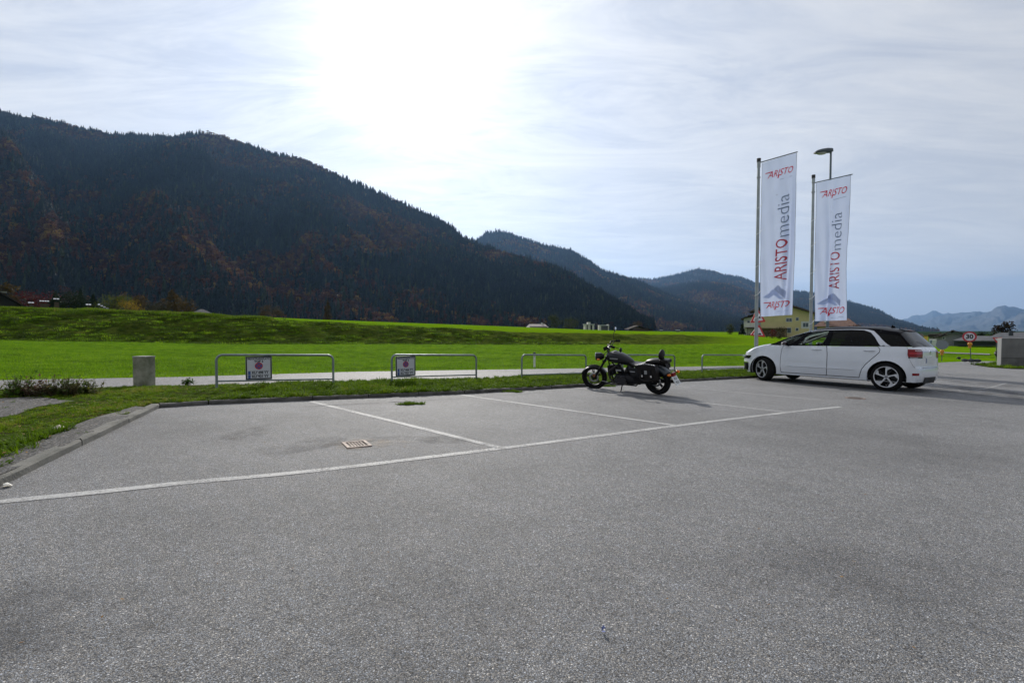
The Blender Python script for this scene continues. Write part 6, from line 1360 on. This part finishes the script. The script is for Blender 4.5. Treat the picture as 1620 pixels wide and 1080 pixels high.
    # tank: loft of rounded sections along x
    def ring(x, w, zt, zb_, n=16, flat_=.8):
        out = []
        for i in range(n):
            a = 2*math.pi*i/n; s, c = math.sin(a), math.cos(a); out.append(Vector((x, w*math.copysign(abs(c)**flat_, c), (zt+zb_)/2+(zt-zb_)/2*math.copysign(abs(s)**flat_, s))))
        return out
    b = MB(); b.loft([ring(x, w, zt, zb_) for x, w, zt, zb_ in ((.40, .05, .86, .74), (.36, .11, .90, .70), (.28, .145, .925, .67), (.16, .155, .925, .655), (.02, .14, .885, .65), (-.10, .11, .82, .645), (-.20, .075, .75, .645), (-.24, .04, .71, .66))]); tk = b.build('fuel_tank', BK, root)
    b = MB(); b.cyl((.20, 0, .92), (.20, 0, .94), .035, None, 14); b.build('filler_cap', STL, tk)
    for sg in (1, -1):
        b = MB(); b.prism([(.24, .800), (.04, .795), (.05, .775), (.24, .780)], lambda u, v: (u, sg*.150, v), lambda u, v: (u, sg*.160, v)); b.build('tank_badge', mat('badge_grey', (.35, .36, .37), .4, metal=.4), tk)
    # seat
    b = MB(); b.loft([ring(x, w, zt, zb_, 14, .7) for x, w, zt, zb_ in ((-.18, .09, .715, .66), (-.26, .13, .695, .63), (-.36, .165, .680, .61), (-.48, .165, .695, .60), (-.56, .14, .735, .62), (-.60, .10, .75, .65))]); b.build('rider_seat', LEA, root)
    b = MB(); b.loft([ring(x, w, zt, zb_, 14, .7) for x, w, zt, zb_ in ((-.56, .08, .755, .68), (-.62, .12, .79, .67), (-.74, .12, .805, .68), (-.86, .11, .80, .69), (-.92, .07, .77, .70))]); b.build('pillion_seat', LEA, root)
    # frame
    b = MB()
    for sg in (.07, -.07): b.tube([(.38, sg*.4, .80), (.33, sg, .60), (.26, sg, .24), (.15, sg, .17), (-.30, sg, .17), (-.42, sg, .30), (-.40, sg, .60), (.33, sg*.5, .70)], .016, 8)
    b.build('frame', MBK_, root)
    b = MB()
    for sg in (.11, -.11): b.tube([(-.30, sg, .33), (-WB, sg, RW)], .022, 8)
    b.build('swingarm', MBK_, root)
    for sg in (.13, -.13): b = MB(); b.cyl((-.60, sg, .62), (-WB+.02, sg, RW+.04), .022, None, 10); b.build('rear_shock', STL, root)
    # rear fender
    rows = []; n = 16
    for i in range(n+1):
        a = R(35)+R(120)*i/n; r_ = RW+.075; cx_, cz_ = -WB+.02, RW+.015
        rows.append([(cx_-math.cos(a)*r_*k*(1.0), y, cz_+math.sin(a)*r_*k) for y, k in ((-.105, .80), (-.10, .93), (-.07, 1.0), (0, 1.02), (.07, 1.0), (.10, .93), (.105, .80))])
    o = link('rear_fender', grid_mesh('rear_fender', rows, mat('bike_fender', (.018, .026, .034), .4, coat=.2)), root); o.modifiers.new('t', 'SOLIDIFY').thickness = .008
    # tail
    b = MB(); b.box(-1.14, -1.10, -.05, .05, .44, .52); t = b.build('tail_light', mat('tail_red', (.24, .006, .012), .12), root)
    for sg in (1, -1): b = MB(); b.cyl((-1.09, 0, .50), (-1.11, sg*.15, .50), .010, None, 6); i_ = b.build('indicator_stalk', MBK_, root); b = MB(); b.ball((-1.12, sg*.17, .50), .036, 10, 6, (1.2, .9, .8)); b.build('indicator', ORG, i_)
    Mx = Matrix.Translation((-1.12, 0, .44)) @ Matrix.Rotation(R(28), 4, 'Y'); b = MB(); b.box(-.006, .006, -.09, .09, -.20, 0, Mx); pl = b.build('number_plate', mat('plate_white', (.6, .62, .62), .4), root)
    b = MB(); put_text(b, 'KU', lambda u, v: Mx @ Vector((-.008, -u, -.06+v)), .075, .002); put_text(b, '84 JX' if False else '921', lambda u, v: Mx @ Vector((-.008, -u, -.145+v)), .075, .002); b.build('plate_lettering', BLK, pl)
    b = MB(); b.box(-1.12, -.98, -.035, .035, .40, .47); b.build('plate_bracket', MBK_, root)
    # backrest and small rack bag
    b = MB(); 
    for sg in (.07, -.07): b.tube([(-.84, sg, .66), (-.90, sg, .76), (-.90, sg*.8, .87)], .009, 6)
    br = b.build('backrest_bars', MBK_, root); b = MB(); Mx = Matrix.Translation((-.895, 0, .89)) @ Matrix.Rotation(R(-8), 4, 'Y'); b.ball((0, 0, 0), .1, 14, 10, (.36, 1.15, 1.05), Mx.to_3x3()); me_ = b; me_.v = [tuple(Vector(v)+Mx.translation) for v in me_.v]; me_.build('backrest_pad', LEA, br)
    b = MB(); b.box(-1.06, -.88, -.09, .09, .72, .80); b.build('rack_bag', LEA, root, .015)
    # saddlebags with lid flap, straps and buckles
    for sg in (1, -1):
        y0, y1 = sg*.13, sg*.27; b = MB(); rings = []
        for y, k in ((y0, .96), ((y0+y1)/2, 1.0), (y1-.02*sg, .97), (y1, .88)):
            cx_, cz_ = -.70, .53; rings.append([Vector((cx_+dx*k, y, cz_+dz*k)) for dx, dz in ((-.20, -.16), (-.10, -.185), (.10, -.185), (.20, -.15), (.205, .08), (.17, .17), (.0, .195), (-.17, .17), (-.205, .08))])
        b.loft(rings); sb = b.build('saddlebag', LEA, root, .012)
        b = MB(); rings = [[Vector((-.70+dx, yy+sg*.012, .53+dz)) for dx, dz in ((-.21, .02), (-.12, -.02), (.12, -.02), (.21, .02), (.21, .09), (.175, .185), (0, .21), (-.175, .185), (-.21, .09))] for yy in (y1-.03*sg, y1+.004*sg)]; b.loft(rings); b.build('flap', LEA, sb, .006)
        for dx in (-.10, .10):
            b = MB(); b.box(-.70+dx-.014, -.70+dx+.014, min(y1, y1+sg*.022), max(y1, y1+sg*.022), .42, .62); b.build('strap', MBK_, sb); b = MB(); b.box(-.70+dx-.018, -.70+dx+.018, min(y1+sg*.022, y1+sg*.028), max(y1+sg*.022, y1+sg*.028), .455, .50); b.build('buckle', CHRM, sb)
        b = MB(); b.prism([(-.715, .60), (-.66, .60), (-.66, .52), (-.715, .52)], lambda u, v: (u, y1+sg*.018, v), lambda u, v: (u, y1+sg*.026, v)); b.build('silver_emblem', mat('badge_grey', (.35, .36, .37), .4, metal=.4), sb)
        for k in range(7): b = MB(); b.ball((-.88+k*.06, y1+sg*.0, .735-abs(k-3)*.006), .012, 8, 5); b.build('stud', CHRM, sb)
    # engine: crankcase, two finned cylinders
    b = MB(); b.loft([ring(x, w, zt, zb_, 16, .7) for x, w, zt, zb_ in ((.22, .10, .36, .22), (.16, .15, .42, .17), (0, .17, .44, .16), (-.18, .16, .43, .17), (-.30, .12, .38, .20))]); en = b.build('engine_case', GM, root)
    b = MB(); b.cyl((-.05, .15, .30), (-.05, .20, .30), .105, .095, 24); b.cyl((.10, .14, .29), (.10, .185, .29), .06, .055, 20); b.build('engine_cover', mat('engine_polish', (.05, .05, .055), .35, metal=.6, spec=.3), en)
    for sgn, tilt in ((1, 28), (-1, -26)):
        Mx = Matrix.Translation((.0+sgn*.06, 0, .38)) @ Matrix.Rotation(R(tilt), 4, 'Y')
        cy = MB(); cy.cyl(Mx @ Vector((0, 0, 0)), Mx @ Vector((0, 0, .24)), .065, None, 14); c_ = cy.build('cylinder', GM, root)
        for k in range(8): f_ = MB(); z0 = .02+k*.026; r_ = .090 if k < 6 else .08; f_.cyl(Mx @ Vector((0, 0, z0)), Mx @ Vector((0, 0, z0+.009)), r_, None, 18); f_.build('cooling_fin', GM, c_)
        f_ = MB(); f_.cyl(Mx @ Vector((0, 0, .235)), Mx @ Vector((0, 0, .27)), .07, .055, 14); f_.build('cylinder_head', mat('engine_polish', (.05, .05, .055), .35, metal=.6, spec=.3), c_)
    b = MB(); b.ball((.02, .13, .52), .075, 14, 8, (1.2, .6, .8)); a_ = b.build('air_filter', MBK_, root); b = MB(); b.prism([(-.03, .545), (.10, .545), (.10, .515), (-.03, .515)], lambda u, v: (u, .174, v), lambda u, v: (u, .178, v)); b.build('filter_badge', mat('badge_grey', (.35, .36, .37), .4, metal=.4), a_)
    for sg in (1, -1): b = MB(); b.prism([(-.16, .60), (-.44, .60), (-.42, .40), (-.24, .38)], lambda u, v: (u, sg*.105, v), lambda u, v: (u, sg*.135, v)); o = b.build('side_cover', BK, root, .02); b = MB(); b.prism([(-.22, .52), (-.34, .52), (-.34, .50), (-.22, .50)], lambda u, v: (u, sg*.136, v), lambda u, v: (u, sg*.141, v)); b.build('cover_badge', mat('badge_grey', (.35, .36, .37), .4, metal=.4), o)
    # exhausts
    for y, pts_ in ((-.17, [(.14, -.10, .60), (.24, -.15, .50), (.22, -.17, .28), (.0, -.18, .20), (-.30, -.19, .21)]), (.12, [(.16, .09, .58), (.30, .12, .48), (.30, .12, .30), (.20, .10, .19)])):
        b = MB(); b.tube(smooth_line(pts_, 5), .022, 10); b.build('exhaust_pipe', mat('exhaust_dark', (.05, .045, .045), .3, metal=.8), root)
    b = MB(); b.cyl((-.28, -.19, .21), (-1.0, -.22, .26), .040, .048, 16); b.build('silencer', mat('exhaust_dark', (.05, .045, .045), .3, metal=.8), root)
    b = MB(); b.box(.30, .36, -.11, .11, .36, .60); b.build('radiator', MBK_, root)
    # pegs, stand, belt guard
    for sg in (1, -1): b = MB(); b.cyl((.28, sg*.10, .22), (.32, sg*.28, .23), .014, None, 8); b.build('footpeg', RUB, root); b = MB(); b.tube([(.24, sg*.15, .20), (.42, sg*.19, .24), (.46, sg*.22, .26)], .008, 6); b.build('foot_lever', STL, root)
    b = MB(); b.tube([(.02, .10, .18), (-.06, .30, .05), (-.10, .345, -.07)], [.014, .012, .010], 8); b.cyl((-.09, .325, -.075), (-.13, .375, -.068), .016, None, 8); b.build('side_stand', MBK_, root)
    b = MB(); b.prism([(-.28, .40), (-.30, .26), (-WB, .25), (-WB-.06, .30), (-WB, .36)], lambda u, v: (u, .115, v), lambda u, v: (u, .135, v)); b.build('belt_guard', MBK_, root)
    return root
bike = bike_build()
done = set()
for o in bike.children_recursive:
    if o.type == 'MESH' and o.data.name not in done and not o.parent.name.endswith(('_wheel', '_wheel.001')):
        done.add(o.data.name)
        for v in o.data.vertices:
            v.co.x *= .965; z = v.co.z; v.co.z = z*.90 if z < .95 else .855+(z-.95)*1.22
for o in bike.children:
    if o.name.endswith('_wheel'): o.location.z = .275; o.location.x *= .965
A, B = onp(1044, 623.8), onp(944, 612.8); hd = B-A; heading = math.atan2(hd.x, hd.y); mid = (A+B)/2
orient(bike, mid.x, mid.y, heading, lean=R(11), dz=.0)
